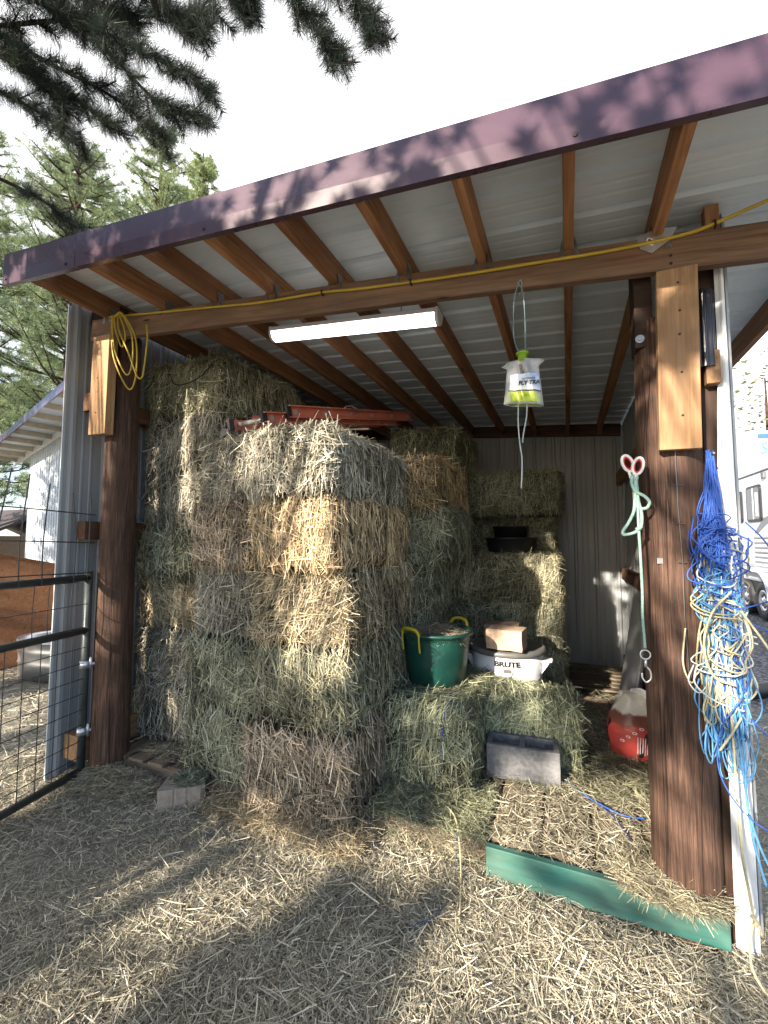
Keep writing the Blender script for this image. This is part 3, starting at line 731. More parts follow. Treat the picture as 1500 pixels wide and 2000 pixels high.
# ------------------------------------------------------------------ green tub
tub = thing('green_tub', (-.865,2.95,.585), 'dark green round tub with yellow rope handles, on the low bale', 'tub')
b = MB(); b.lathe([(0,.0),(.185,.0),(.198,.012),(.215,.15),(.232,.29),(.236,.325),(.252,.328),(.254,.345),(.243,.35),(.229,.34),(.222,.28),(.20,.03),(0,.02)], 56, (-.865,2.95,.585)); b.build('body', M_GRN, tub, smooth=True)
b = MB(); b.box(-.715,-.683,2.726,2.7275,.86,.90); 
for a in (R(246), R(66)):
    c = A([-.865,2.95,0]); rad = A([math.cos(a), math.sin(a), 0]); tan = A([-math.sin(a), math.cos(a), 0])
    hb = MB(); P = []
    for s, up, o_ in ((-.075,-.10,.252),(-.075,-.02,.262),(-.072,.02,.262),(-.05,.045,.27),(0,.052,.28),(.05,.045,.27),(.072,.02,.262),(.075,-.02,.262),(.075,-.10,.252)):
        P.append(c+rad*o_+tan*s+A([0,0,.585+.335+up]))
    cp = curve_pts(P, 6); hb.tube(cp, [.0075 if (i < 10 or i > 37) else .0125 for i in range(len(cp))], 10); hb.build('handle', M_YEL, tub, smooth=True)
litter('tub_hay', 'hay heaped in the green tub', mound(-.86,2.96,.21,.21,.07,.885), 1600, (.95,.88,.78), (.06,.17), mu=.58)
# ------------------------------------------------------------------ white bin with lid
bx, by, bz = -.46, 3.53, .155
bn = thing('white_bin', (bx,by,bz), 'round white plastic bin with a grey lid and side handles', 'bin')
b = MB(); b.lathe([(0,0),(.215,0),(.225,.02),(.243,.30),(.247,.33),(.256,.335),(.256,.345),(.27,.56),(.255,.56),(.24,.3),(.21,.03),(0,.02)], 56, (bx,by,bz)); b.build('body', M_WHITEP, bn, smooth=True)
b = MB(); b.lathe([(.285,.545),(.292,.55),(.292,.575),(.27,.59),(.255,.578),(.1,.582),(0,.585)], 56, (bx,by,bz)); b.build('lid', M_GREYP, bn, smooth=True)
for s in (-1,1):
    b = MB(); b.prism([(0,-.075),(s*.075,-.045),(s*.08,0),(s*.075,.045),(0,.075)] if s > 0 else [(0,.075),(s*.075,.045),(s*.08,0),(s*.075,-.045),(0,-.075)], .012)
    for q in range(len(b.v)): pass
    o = b.build('handle', M_WHITEP, bn, bevel=.003, mw=Matrix.Translation((bx+s*.258,by-.02,bz+.49)) @ Matrix.Rotation(R(0),4,'Z'))
    b = MB(); b.prism([(0,0),(s*.07,.105),(0,.105)] if s > 0 else [(0,.105),(s*.07,.105),(0,0)], .008, Matrix.Translation((bx+s*.255,by-.045,bz+.395)) @ Matrix.Rotation(math.pi/2,4,'X')); b.build('handle_rib', M_WHITEP, bn)
def on_cyl(ob, cx, cy, rad, x0):
    """bend a flat lettering mesh (built in local xy) round a vertical cylinder"""
    me = ob.data
    for v in me.vertices:
        a = -math.pi/2 + (v.co.x+x0)/rad; rr = rad+v.co.z
        v.co = Vector((cx+rr*math.cos(a), cy+rr*math.sin(a), v.co.y))
t1 = text('lettering', 'BRUTE', .05, Matrix(), M_INK, bn, bold=.0028, sx=1.25); on_cyl(t1, 0, 0, .2705, .035); t1.matrix_basis = Matrix.Translation((bx,by,bz+.495))
b = MB(); b.box(-.028,.028,-.013,.013,0,.0012); o = b.build('label_plate', M_GREYP, bn); on_cyl(o, 0, 0, .267, .035); o.matrix_basis = Matrix.Translation((bx,by,bz+.447))
# ------------------------------------------------------------------ black tub on the back stack
bt = thing('black_tub', (-.52,4.47,1.43), 'low black rubber feed tub between the bales at the back', 'tub')
b = MB(); b.lathe([(0,0),(.215,0),(.225,.02),(.245,.13),(.262,.135),(.262,.15),(.245,.15),(.215,.02),(0,.015)], 48, (-.52,4.47,1.43)); b.build('body', M_BLACK, bt, smooth=True)
b = MB(); b.lathe([(0,.02),(.15,.02),(.17,.20),(.185,.205),(.185,.215),(.165,.215),(.14,.04),(0,.03)], 40, (-.53,4.5,1.43+.05)); o = b.build('black_bucket', M_BLACK, None, smooth=True); tag(o, 'black bucket nested inside the low black rubber tub', 'bucket')
litter('pallet_hay', 'hay hanging over the front edge of the low pallet', lambda n: np.stack([rng.uniform(-1.05,-.42,n), rng.uniform(2.10,2.17,n), rng.uniform(.0,.13,n)*rng.random(n)**.3],1), 800, (.98,.96,.8), (.04,.11))
# ------------------------------------------------------------------ ladder on the hay
ld = thing('extension_ladder', (-1.7, 2.75, 2.3), 'orange fibreglass extension ladder lying across the top of the hay', 'ladder')
def chan(name, p0, p1, h, d, face):
    """C-channel rail"""
    M, L = frame_x(p0, p1); b = MB(); t = .006
    b.box(-L/2,L/2,-t/2,t/2,-h/2,h/2); b.box(-L/2,L/2,t/2*face,(d)*face,h/2-t,h/2) if face > 0 else b.box(-L/2,L/2,d*face,t/2*face,h/2-t,h/2)
    b.box(-L/2,L/2,t/2*face,d*face,-h/2,-h/2+t) if face > 0 else b.box(-L/2,L/2,d*face,t/2*face,-h/2,-h/2+t)
    return b.build(name, M_ORANGE, ld, mw=M), M, L
def lad(p0, p1, off, h, name, nr, lab=None):
    p0, p1, off = Vector(p0), Vector(p1), Vector(off)
    for q, fc in ((Vector((0,0,0)), -1), (off, 1)):
        o, M, L = chan(name, p0+q, p1+q, h, .03, fc)
        b = MB(); b.box(-L/2-.012,-L/2+.03,-.012,.012,-h/2-.006,h/2+.006); b.build('end_cap', M_BLACK, o, bevel=.004, mw=M)
        for i in range(nr):
            s = -L/2+.07+i*.305
            if s >= L/2-.05: continue
            bb_ = MB(); bb_.tube([M @ Vector((s,-.007,0)), M @ Vector((s,.007,0))], .019, 12); bb_.build('rivet', M_ALU, o)
    for i in range(nr):
        s = .07+i*.305; d = (p1-p0).normalized()
        if s < (p1-p0).length-.05:
            b = MB(); b.tube([p0+d*s, p0+d*s+off], .016, 10); b.build('rung', M_ALU, ld, smooth=True)
lad((-1.60,2.19,2.36), (-1.34,3.80,2.73), (-.37,.07,0), .078, 'rail', 6)
lad((-1.655,2.02,2.285), (-1.40,3.55,2.62), (-.30,.05,0), .062, 'fly_rail', 6)
b = MB(); b.prism([(-.05,0),(.05,0),(.02,.05),(-.02,.05)], .02, Matrix.Translation((-2.10,2.2,2.255)) @ Matrix.Rotation(math.pi/2,4,'X') @ Matrix.Rotation(R(20),4,'Z')); b.build('foot', M_GREYP, ld, bevel=.003)
b = MB(); b.tube(curve_pts([(-1.52,2.75,2.50),(-1.50,2.77,2.545),(-1.47,2.80,2.56),(-1.44,2.84,2.545),(-1.41,2.9,2.53)]), .006, 6); b.build('pulley', M_STEEL, ld)
# ------------------------------------------------------------------ strip lamp
lp0, lp1 = Vector((-1.83,2.33,2.955)), Vector((-.645,2.33,2.835))
M, L = frame_x(lp0, lp1)
lamp = thing('strip_lamp', (lp0+lp1)/2, 'lit white fluorescent strip lamp hung under the rafters', 'lamp')
b = MB(); b.box(-L/2,L/2,-.055,.055,.015,.045); b.build('housing', M_WHITEP, lamp, bevel=.006, mw=M)
m = NT('lit_diffuser'); m.b.inputs['Emission Color'].default_value = (1,1,.97,1); m.b.inputs['Emission Strength'].default_value = 1.6; m.base((.8,.8,.8))
b = MB(); g = []
for x in np.linspace(-L/2+.02, L/2-.02, 3): g.append([(x, .052*math.cos(a), .014-.05*math.sin(a)) for a in np.linspace(0, math.pi, 17)])
b.sheet(g); b.build('diffuser', m.m, lamp, smooth=True, mw=M)
for s in (-1,1):
    b = MB(); pr = [(.057*math.cos(a), .016-.054*math.sin(a)) for a in np.linspace(0, math.pi, 17)]+[(-.057,.047),(.057,.047)]
    b.prism(pr, .02, M @ Matrix.Translation((s*(L/2-.01)-.01,0,0)) @ Matrix(((0,0,1,0),(1,0,0,0),(0,1,0,0),(0,0,0,1)))); b.build('end_cap', M_WHITEP, lamp, bevel=.003)
for s in (-.35,.35):
    P = M @ Vector((s,0,.045)); b = MB(); b.tube([P, P+Vector((0,0,.08))], .003, 6); b.build('hanger', M_STEEL, lamp)
# ------------------------------------------------------------------ yellow extension cord
b = MB()
pts = [(-2.87,.0,3.09-.0),(-2.4,.0,3.035),(-2.05,0,2.995),(-1.62,0,2.945),(-1.21,0,2.92),(-1.0,0,2.895),(-.70,0,2.868),(-.38,0,2.845),(-.07,0,2.828),(.15,0,2.815),(.34,0,2.812),(.5,0,2.818),(.585,0,2.836)]
pts = [(x, ybm(x)-.012, z) for x,_,z in pts]+[(.72,2.04,2.865),(.95,2.0,2.90),(1.4,1.96,2.98)]
b.tube(curve_pts(pts, 6), .0075, 8)
for q in (0, 2, 3):                                             # hanging coil at the left end
    w = .10+.045*q; d = .16+.09*q; x0 = -2.78-.008*q
    b.tube(curve_pts([(x0,1.872,3.085),(x0+w*.5,1.855-.004*q,3.06),(x0+w,1.858,3.0-d*.3),(x0+w*1.05,1.86,3.05-d),(x0+w*.75,1.862,3.02-d*1.1),(x0+.03,1.855,3.02-d*.55),(x0-.012,1.86,3.05),(x0,1.872,3.085)], 8), .0055, 7)
b.tube(curve_pts([(-2.77,1.868,3.08),(-2.72,1.85,2.95),(-2.62,1.85,2.78),(-2.54,1.855,2.62),(-2.50,1.86,2.60),(-2.485,1.862,2.66),(-2.475,1.87,2.85),(-2.49,1.875,2.96)],8), .0055, 7)
for q in range(4):
    b.tube([(-2.985+.035*math.cos(a)*(1+.2*q), 1.90+.012*q, 2.77+.115*math.sin(a)*(1+.06*q)) for a in np.linspace(0,2*math.pi,33)], .006, 7)
o = b.build('power_cord', M_CORD, None, smooth=True); tag(o, 'yellow extension cord strung along the beam with a coil at its left end', 'cord')
for x in (-1.21,-.70,.585):
    i = min(range(len(pts)), key=lambda k: abs(pts[k][0]-x)); P = pts[i]
    b = MB(); b.tube([(P[0]-.004,P[1]+.012,P[2]+.014),(P[0]-.002,P[1]-.009,P[2]+.009),(P[0],P[1]-.010,P[2]-.009),(P[0]+.002,P[1]+.012,P[2]-.014)], .004, 6); b.build('cord_clip', M_INK, o)
# thin dark wire drooping over the topmost bale
b = MB(); b.tube(curve_pts([(-2.80,2.33,2.80),(-2.72,2.305,2.74),(-2.6,2.295,2.725),(-2.47,2.30,2.76),(-2.38,2.33,2.85),(-2.35,2.4,2.93)]), .004, 6); o = b.build('dark_wire', M_INK, None, smooth=True); tag(o, 'thin dark wire looped over the topmost left bale', 'wire')

# ------------------------------------------------------------------ fly trap bag
fx, fy = -.17, 2.035
ft = thing('fly_trap', (fx,fy,2.2), 'clear hanging fly trap bag with a lime green cap', 'fly trap')
def bag_pt(u, v, s):                       # u -1..1 across, v 0..1 up, s side
    w = .088-.022*v+.03*max(0,(v-.8)/.2)**2
    if v > .8: w *= 1
    th_ = .028*math.sqrt(max(0,1-u*u))*(1-.5*v)+.002
    th_ += .004*math.sin(9*u+7*v)
    z = 2.175+.215*v-.014*u*(1-v)*abs(u)**.5 - (.02*abs(u)**2*max(0,(v-.75)/.25))
    return (fx+u*w, fy-s*th_, z)
us = np.linspace(-1,1,25)
mb = NT('clear_bag_plastic'); mb.base((.8,.82,.84)); mb.rough(.12); mb.b.inputs['Alpha'].default_value = .33; mb.b.inputs['Specular IOR Level'].default_value = .9
b = MB()
for s in (1,-1): b.sheet([[bag_pt(u,v,s) for u in us] for v in np.linspace(0,1,22)])
b.build('bag', mb.m, ft, smooth=True)
def skin(name, u0, u1, v0, v1, mat, off, par=ft):
    b = MB(); b.sheet([[(p[0], p[1]-off, p[2]) for p in [bag_pt(u,v,1) for u in np.linspace(u0,u1,16)]] for v in np.linspace(v0,v1,10)]); return b.build(name, mat, par, smooth=True)
m = NT('bag_label'); v = m.coord('Object'); n = m.noise(v, 14, 4, .6)
m.base(m.ramp(n, [(.42, (.72,.74,.76)), (.58, (.55,.63,.80)), (.70, (.25,.35,.62))])); m.rough(.25)
lbl = skin('label', -.72, .93, .30, .66, m.m, .003)
m = NT('lime_lure'); n = m.noise(m.coord('Object'), 40, 4, .6); m.base(m.ramp(n, [(.35,(.20,.28,.01)),(.65,(.55,.66,.04))])); m.rough(.3)
b = MB()
for s in (1,-1): b.sheet([[(fx+(p[0]-fx)*.9, fy+(p[1]-fy)*(1.09 if s > 0 else .95), p[2]) for p in [bag_pt(u,v,s) for u in us]] for v in np.linspace(.045,.27,10)])
b.build('lure', m.m, ft, smooth=True)
skin('label_stripe', -.78, .94, .275, .298, M_INK, .0034)
def bagtext(s, size, u, v, bold, shear, sx):
    p = bag_pt(u,v,1); return text('lettering', s, size, Matrix.Translation((p[0],p[1]-.0075,p[2])) @ Matrix.Rotation(R(4),4,'Z') @ Matrix.Rotation(math.pi/2,4,'X') @ Matrix.Rotation(R(-1.5),4,'Z'), M_INK, lbl, bold, .0003, shear, sx)
bagtext('FLY TRA', .026, .36, .44, .0011, .12, .95); bagtext('OUTDOOR', .011, .36, .53, .0003, 0, 1)
p = bag_pt(0,1,1); b = MB(); b.lathe([(0,.035),(.016,.035),(.019,.03),(.03,.028),(.03,.022),(.02,.02),(.022,-.012),(0,-.012)], 24, (fx,fy,2.395)); b.build('cap', plain('lime_cap', (.22,.42,.02), .4), ft, smooth=True)
m = NT('trapped_flies'); n = m.noise(m.coord('Object',(8,8,3)), 20, 5, .7); m.base(m.ramp(n, [(.4,(.03,.022,.018)),(.7,(.22,.19,.16))])); m.rough(.6)
b = MB(); b.lathe([(.019,.0),(.03,-.03),(.036,-.075),(.034,-.078)], 20, (fx,fy,2.39), sy=.55); b.build('fly_funnel', m.m, ft, smooth=True)
b = MB()
b.tube(curve_pts([(fx-.012,fy,2.42),(fx-.035,fy-.012,2.5),(fx-.03,fy-.028,2.66),(fx-.012,fy-.034,2.73),(fx-.0,fy-.034,2.757),(fx+.008,fy-.034,2.74),(fx+.004,fy-.03,2.70),(fx-.006,fy-.03,2.69)]), .0022, 6)
b.tube(curve_pts([(fx+.012,fy,2.42),(fx+.016,fy-.012,2.55),(fx+.012,fy-.03,2.69),(fx-.006,fy-.033,2.74),(fx-.014,fy-.036,2.75)]), .0022, 6); b.build('hanging_string', M_BLUESTR, ft)
b = MB(); b.tube(curve_pts([(fx-.022,fy-.0,2.19),(fx-.025,fy,2.10),(fx-.02,fy,2.0),(fx-.012,fy,1.93),(fx-.014,fy,1.85),(fx-.018,fy,1.79)]), .003, 6)
b.tube(curve_pts([(fx+.016,fy,2.185),(fx+.012,fy,2.12),(fx-.003,fy,2.04),(fx-.008,fy,2.0)]), .003, 6); b.build('tail_string', M_TWW, ft)

# ------------------------------------------------------------------ rope, scissors and snap left of the right post
sc = thing('scissors', (.262,2.08,1.87), 'scissors with white and red loop handles hung beside the right post', 'scissors')
for i, (cx, cz, rot) in enumerate(((.246,1.88,18),(.283,1.865,-14))):
    b = MB(); ring_ = [(cx+ (.019*math.cos(a))*math.cos(R(rot))-(.036*math.sin(a))*math.sin(R(rot)), 2.075-.006*i, cz+(.019*math.cos(a))*math.sin(R(rot))+(.036*math.sin(a))*math.cos(R(rot))) for a in np.linspace(0,2*math.pi,28,endpoint=False)]
    b.tube(ring_, .0062, 8, closed=True); b.tube([(cx+(.004 if i==0 else -.006), 2.075-.006*i, cz-.036),(.264+(.004 if i else -.004),2.075,1.80)], .006, 8); h = b.build('handle', M_SCIW, sc, smooth=True)
    b = MB(); c = A([cx,2.075-.006*i,cz]); rr = [tuple(c+(A(p)-c)*.72) for p in ring_]; b.tube(rr, .0042, 8, closed=True); b.build('grip_lining', M_SCIR, h, smooth=True)
b = MB(); b.prism([(-.007,0),(.007,0),(.002,-.11),(-.002,-.11)], .002, Matrix.Translation((.264,2.08,1.81)) @ Matrix.Rotation(math.pi/2,4,'X')); b.build('blade', M_STEEL, sc)
rp = thing('lead_rope', (.275,2.07,1.75), 'teal lead rope with a metal snap, knotted and hanging by the right post', 'rope')
b = MB()
b.tube(curve_pts([(.262,2.07,1.83),(.256,2.06,1.79),(.27,2.05,1.755),(.30,2.055,1.735),(.318,2.06,1.71),(.305,2.06,1.685),(.275,2.058,1.69),(.268,2.055,1.73),(.272,2.06,1.79),(.278,2.07,1.82)],10), .0065, 8)
b.tube(curve_pts([(.27,2.06,1.80),(.265,2.055,1.72),(.258,2.05,1.67),(.235,2.05,1.62),(.216,2.05,1.59),(.222,2.05,1.575),(.26,2.05,1.585),(.283,2.055,1.61),(.288,2.06,1.66),(.278,2.06,1.72),(.275,2.07,1.80)],10), .0065, 8)
b.tube(curve_pts([(.276,2.055,1.74),(.274,2.05,1.62),(.276,2.05,1.5),(.278,2.05,1.35),(.276,2.055,1.24),(.279,2.06,1.17),(.281,2.06,1.11)],8), .0055, 8)
b.build('rope', M_TEAL, rp, smooth=True)
b = MB(); b.tube([(.278,2.05,1.60),(.281,2.04,1.605),(.268,2.04,1.60),(.272,2.06,1.595)], .009, 8); b.build('knot', M_TEAL, rp, smooth=True)
b = MB(); b.tube([(.281+.018*math.cos(a),2.06,1.085+.018*math.sin(a)) for a in np.linspace(0,2*math.pi,20,endpoint=False)], .003, 8, closed=True)
b.tube([(.281,2.06,1.068),(.281,2.06,1.035)], .0055, 8); b.tube(curve_pts([(.281,2.06,1.04),(.296,2.06,1.02),(.297,2.06,.99),(.281,2.06,.975),(.268,2.06,.99),(.267,2.06,1.01)]), .0035, 8); b.build('snap_hook', M_GALV, rp, smooth=True)

# ------------------------------------------------------------------ bundle of cut baling twine
tb = thing('twine_bundle', (.54,2.07,1.88), 'tangled hanging bundle of blue, pale blue and cream baling twine on the right post', 'twine bundle')
cx0, cy0 = .53, 2.06
def hang(z0, zt, n, spread0, spread1, r, loop=.3, ends=None):
    b = MB()
    for i in range(n):
        a = random.uniform(0, 2*math.pi); q0 = spread0*random.random(); q1 = spread1*math.sqrt(random.random())
        dx0, dy0 = q0*math.cos(a), q0*.5*math.sin(a); b2 = a+random.uniform(-.8,.8); dx1, dy1 = q1*math.cos(b2), q1*.4*math.sin(b2)
        zb = zt+random.uniform(-.12,.16); zz = z0+random.uniform(-.04,.03)
        P = []
        for k in range(6):
            t = k/5; wob = .012*(.4+t)
            P.append((cx0+dx0*(1-t)+dx1*t+random.gauss(0,wob)*(k>0), min(cy0+dy0*(1-t)+dy1*t, cy0+.06)+random.gauss(0,wob*.5)*(k>0), zz+(zb-zz)*t))
        if random.random() < loop:
            e = random.uniform(.02,.06)*random.choice((-1,1)); up = random.uniform(.08,.2)
            P += [(P[-1][0]+e*.5, P[-1][1]-.015, zb-.02),(P[-1][0]+e, P[-1][1]-.02, zb+up*.3),(P[-1][0]+e*.6, P[-1][1], zb+up)]
        b.tube(curve_pts(P,5), r*random.uniform(.75,1.25), 5, cap=True)
    return b
hang(1.885, 1.40, 60, .012, .058, .0026, .25).build('blue_twine', M_TWB, tb, smooth=True)
hang(1.86, .92, 34, .015, .068, .0026, .3).build('blue_twine', M_TWB, tb, smooth=True)
hang(1.46, .80, 48, .042, .072, .0028, .45).build('pale_blue_twine', M_TWL, tb, smooth=True)
hang(1.50, .95, 24, .04, .072, .0034, .55).build('cream_twine', M_TWY, tb, smooth=True)
hang(1.42, .90, 16, .04, .07, .0028, .4).build('pale_twine', M_TWW, tb, smooth=True)
def loops(n, zc, zs, r, mat, name, w=(.03,.085), h=(.05,.15)):
    b = MB()
    for i in range(n):
        a0 = random.uniform(0,6.28); ww = random.uniform(*w); hh = random.uniform(*h); z = random.gauss(zc,zs); tilt = random.uniform(-1,1); dy = random.uniform(-.05,.0)
        P = [(cx0+random.gauss(0,.012)+.01+ww*math.cos(a)+.02*math.sin(3*a+a0), cy0+dy+.03*math.sin(a+a0), z+hh*math.sin(a)+ww*.5*tilt*math.cos(a)) for a in np.linspace(a0,a0+random.uniform(4,6.2),14)]
        b.tube(curve_pts(P,3), r, 5)
    b.build(name, mat, tb, smooth=True)
loops(10, 1.50, .07, .0028, M_TWB, 'blue_twine', (.03,.09), (.04,.10))
loops(9, 1.30, .12, .003, M_TWL, 'pale_blue_twine'); loops(6, 1.25, .14, .0032, M_TWY, 'cream_twine'); loops(6, 1.22, .12, .003, M_TWW, 'pale_twine')
b = MB()
for P in ([(.62,2.02,1.62),(.66,1.98,1.55),(.70,1.96,1.44),(.69,1.95,1.36),(.63,1.97,1.32),(.56,1.98,1.30),(.5,1.99,1.33)], [(.58,2.0,.98),(.50,1.98,.85),(.49,1.97,.70),(.56,1.95,.58),(.66,1.93,.55),(.72,1.94,.63),(.72,1.95,.76),(.67,1.96,.92)],
          [(.6,2.0,1.25),(.66,1.95,1.22),(.72,1.92,1.15)], [(.60,2.01,.9),(.66,1.96,.82),(.68,1.95,.70),(.675,1.95,.62)]):
    b.tube(curve_pts(P,8), .0026, 6)
b.build('blue_twine', M_TWB, tb, smooth=True)
b = MB()
for P in ([(.56,2.0,1.36),(.49,1.97,1.28),(.46,1.97,1.16),(.485,1.97,1.05),(.55,1.98,1.02)], [(.58,2.0,1.3),(.66,1.96,1.14),(.70,1.95,1.0),(.71,1.95,.9)], [(.57,2.,.9),(.53,1.98,.84),(.495,1.98,.78)]):
    b.tube(curve_pts(P,8), .004, 6)
b.build('cream_twine', M_TWY, tb, smooth=True)
b = MB()
for P in ([(.555,2.03,.95),(.565,2.02,.8),(.575,2.02,.66),(.585,2.01,.5),(.60,2.0,.40),(.615,2.0,.33)], [(.57,2.03,.95),(.58,2.02,.75),(.575,2.01,.6),(.60,2.0,.47),(.625,1.99,.40)]):
    b.tube(curve_pts(P,8), .0042, 6)
b.build('pale_blue_twine', M_TWL, tb, smooth=True)
b = MB(); b.tube([(.54,2.13,1.885),(.54,2.04,1.895)], .004, 6); b.build('nail', M_STEEL, tb)
b = MB(); P = [(.548,2.04,1.0),(.55,2.03,.82),(.552,2.03,.65),(.553,2.02,.5),(.557,2.01,.38),(.57,2.01,.27),(.575,2.0,.20)]
b.tube(curve_pts(P,8), .0045, 7); b.tube(curve_pts([(.575,2.0,.20),(.56,1.995,.14),(.555,1.98,.06),(.575,1.95,.02),(.60,1.92,.012)],8), .0045, 7); b.tube(curve_pts([(.575,2.0,.2),(.588,1.995,.19),(.592,1.99,.165)],5), .005, 7)
b.tube([(.568,2.005,.215),(.582,1.99,.205),(.572,1.985,.195)], .008, 7)
o = b.build('cream_rope', M_TWY, None, smooth=True); tag(o, 'long cream rope with a knot hanging down the right post to the ground', 'rope')
# stray twine on the deck and pallet
for lab, P, mat, r in (('blue twine trailing across the deck from the cinder block to the post', [(-.06,2.80,.16),(.03,2.70,.158),(.13,2.60,.165),(.23,2.56,.16),(.32,2.57,.16)], M_TWB, .0035),
                    ('dark blue twine curl on the deck boards', [(.10,2.63,.158),(.17,2.53,.165),(.22,2.42,.16),(.235,2.36,.16)], plain('navy_twine',(.03,.04,.14),.6), .0035),
                    ('cream twine hanging over the front of the pallet to the ground', [(-.66,2.35,.135),(-.57,2.24,.15),(-.53,2.16,.125),(-.50,2.08,.05),(-.47,1.95,.015),(-.44,1.8,.012)], M_TWY, .004),
                    ('blue twine lying in the loose hay before the pallet', [(-.54,2.17,.13),(-.52,2.06,.04),(-.50,1.95,.014),(-.54,1.8,.012),(-.62,1.7,.012)], plain('faded_navy_twine',(.05,.09,.2),.6), .002)):
    b = MB(); b.tube(curve_pts(P,8), r, 6); o = b.build('loose_twine', mat, None, smooth=True); tag(o, lab, 'twine', 'stray pieces of twine')

# ------------------------------------------------------------------ leaning metal sheets and feed sack
M_SHEET = metal_sheet('grey_ribbed_sheet', (.26,.27,.29), .4)
sh = thing('metal_sheets', (.5,4.3,.13), 'ribbed grey metal sheets leaning against the right wall', 'metal sheets')
for q in range(2):
    b = MB(); lo, hi = [], []
    for i in range(60):
        s = i/59; y = 3.85-.05*q+.72*s; hgt = .016*math.sin(i*math.pi/2.5)
        lo.append((.44+hgt-.03*q, y, .14)); hi.append((.585+hgt-.02*q, y+.05, 1.08-.08*q+.04*s))
    b.sheet([lo, hi]); b.build('sheet', M_SHEET, sh, solid=.002)
sk = thing('feed_sack', (.40,3.42,.14), 'red feed sack with white top and a dark horse design, slumped by the right post', 'feed sack')
def sack(u, v):                                # u angle 0..1 from -x front round, v 0..1 up
    a = 2*math.pi*u
    r = (1-.25*max(0,v-.6)**1.2/.4)*(1+.06*math.sin(3*a+2)+.03*math.sin(7*a+4*v)+.09*max(0,v-.55)*math.sin(11*a+8*v)+.06*max(0,v-.55)*math.sin(17*a-13*v))
    sq = 1/ (abs(math.cos(a))**2.6+abs(math.sin(a))**2.6)**(1/2.6)
    bul = (1+.16*math.sin(math.pi*min(1,v*1.15)))
    x = .20*r*sq*math.cos(a)*bul; y = .125*r*sq*math.sin(a)*bul
    z = .43*v+.02*math.sin(2*a+1)*v
    return A([.43+x+.03*v, 3.37+y+.02*v, .143+z*.88])
m = NT('sack_print'); v = m.coord('Object'); s_ = m.new('ShaderNodeSeparateXYZ'); m.link(v, s_.inputs[0]); n = m.noise(v, 9, 4, .6)
zz = m.math('ADD', s_.outputs[2], m.math('MULTIPLY', m.math('SUBTRACT', n, .5), .1))
c = m.ramp(zz, [(.0, (.42,.05,.045)), (.34, (.50,.07,.06)), (.36, (.20,.06,.04)), (.415, (.16,.055,.04)), (.43, (.6,.56,.5)), (1, (.62,.58,.54))])
m.base(c); m.rough(.35, spec=.6); m.bump(m.noise(m.coord('Object',(1,1,2)), 14, 4, .6), .35, .02)
b = MB(); g = [[sack(u,v) for u in np.linspace(0,1,97)] for v in np.linspace(0,1,34)]
g.append([A([.46,3.39,.54])+ (p-A([.46,3.39,.52]))*.3*A([1,1,0]) for p in g[-1]])
b.sheet(g); b.build('bag', m.m, sk, smooth=True)
b = MB(); g = []
for v_ in np.linspace(0,1,8): g.append([(.36+.16*u+.03*math.sin(5*u), 3.33+.03*math.sin(8*u+3*v_)-.02*v_, .50+.09*v_*(1-.5*abs(u-.5))+.015*math.sin(11*u)) for u in np.linspace(0,1,14)])
b.sheet(g); b.build('folded_top', M_WHITEP, sk, smooth=True, solid=.004)
def decal(name, polys, mat, off=.004):
    b = MB()
    for pl in polys:
        vs = []
        for u, v in pl:
            p = sack(u,v); q = p-A([.45,3.38,p[2]]); q /= np.linalg.norm(q); vs.append(p+q*off)
        b.add(vs, [tuple(range(len(vs)))])
    b.build(name, mat, sk)
# u = .5..1 is the side facing the camera
decal('horse_print', [[(.715,.08),(.725,.06),(.735,.1),(.74,.25),(.755,.45),(.74,.5),(.722,.3)], [(.765,.05),(.778,.03),(.788,.08),(.785,.25),(.80,.45),(.783,.5),(.768,.3)], [(.825,.05),(.838,.03),(.848,.1),(.845,.3),(.86,.47),(.84,.5),(.83,.3)], [(.57,.2),(.585,.15),(.60,.35),(.60,.55),(.585,.6),(.575,.4)]], M_INK)
decal('printed_dots', [[(.655+.0+.025*k*.9+.009*math.cos(t), .30+.085*k+.022*math.sin(t)) for t in np.linspace(0,6.28,12)] for k in range(4)], M_WHITEP)
decal('printed_dots', [[(.655+.0+.025*k*.9+.005*math.cos(t), .30+.085*k+.012*math.sin(t)) for t in np.linspace(0,6.28,10)] for k in range(4)], M_SCIR, .006)
decal('printed_lines', [[(.71+.009*k,.42),(.713+.009*k,.42),(.713+.009*k,.12+.02*(k%3)),(.71+.009*k,.12+.02*(k%3))] for k in range(10)], M_WHITEP, .006)
# ------------------------------------------------------------------ gate
gd = A([.164,-.986]); g0 = A([-2.972,1.885]); GL = 2.35
def gp(s, z, o=0): return (g0[0]+gd[0]*s - gd[1]*o*-1*0 + o*gd[1]*-1, g0[1]+gd[1]*s+o*gd[0], z)
gt = thing('metal_gate', (g0[0], g0[1], 0), 'dark tubular metal gate filled with wire mesh, hinged to the left post', 'gate')
def tubep(name, P, r, par, mat=M_GATE, n=10): b = MB(); b.tube(P, r, n); return b.build(name, mat, par, smooth=True)
for z in (1.30, .955, .045): tubep('rail', [gp(0,z), gp(GL*.5,z), gp(GL,z)], .024, gt)
tubep('stile', [gp(0,0.02), gp(0,.7), gp(0,1.345)], .024, gt); tubep('stile', [gp(GL,.02), gp(GL,1.34)], .024, gt)
b = MB()
for i in range(1, 23): b.tube([gp(i*.1,.045,.01), gp(i*.1+.004,.955,.01)], .0028, 5)
for j in range(1, 9): b.tube([gp(0,.045+j*.1,.013), gp(GL*.4,.043+j*.1,.013), gp(GL,.045+j*.1,.013)], .0028, 5)
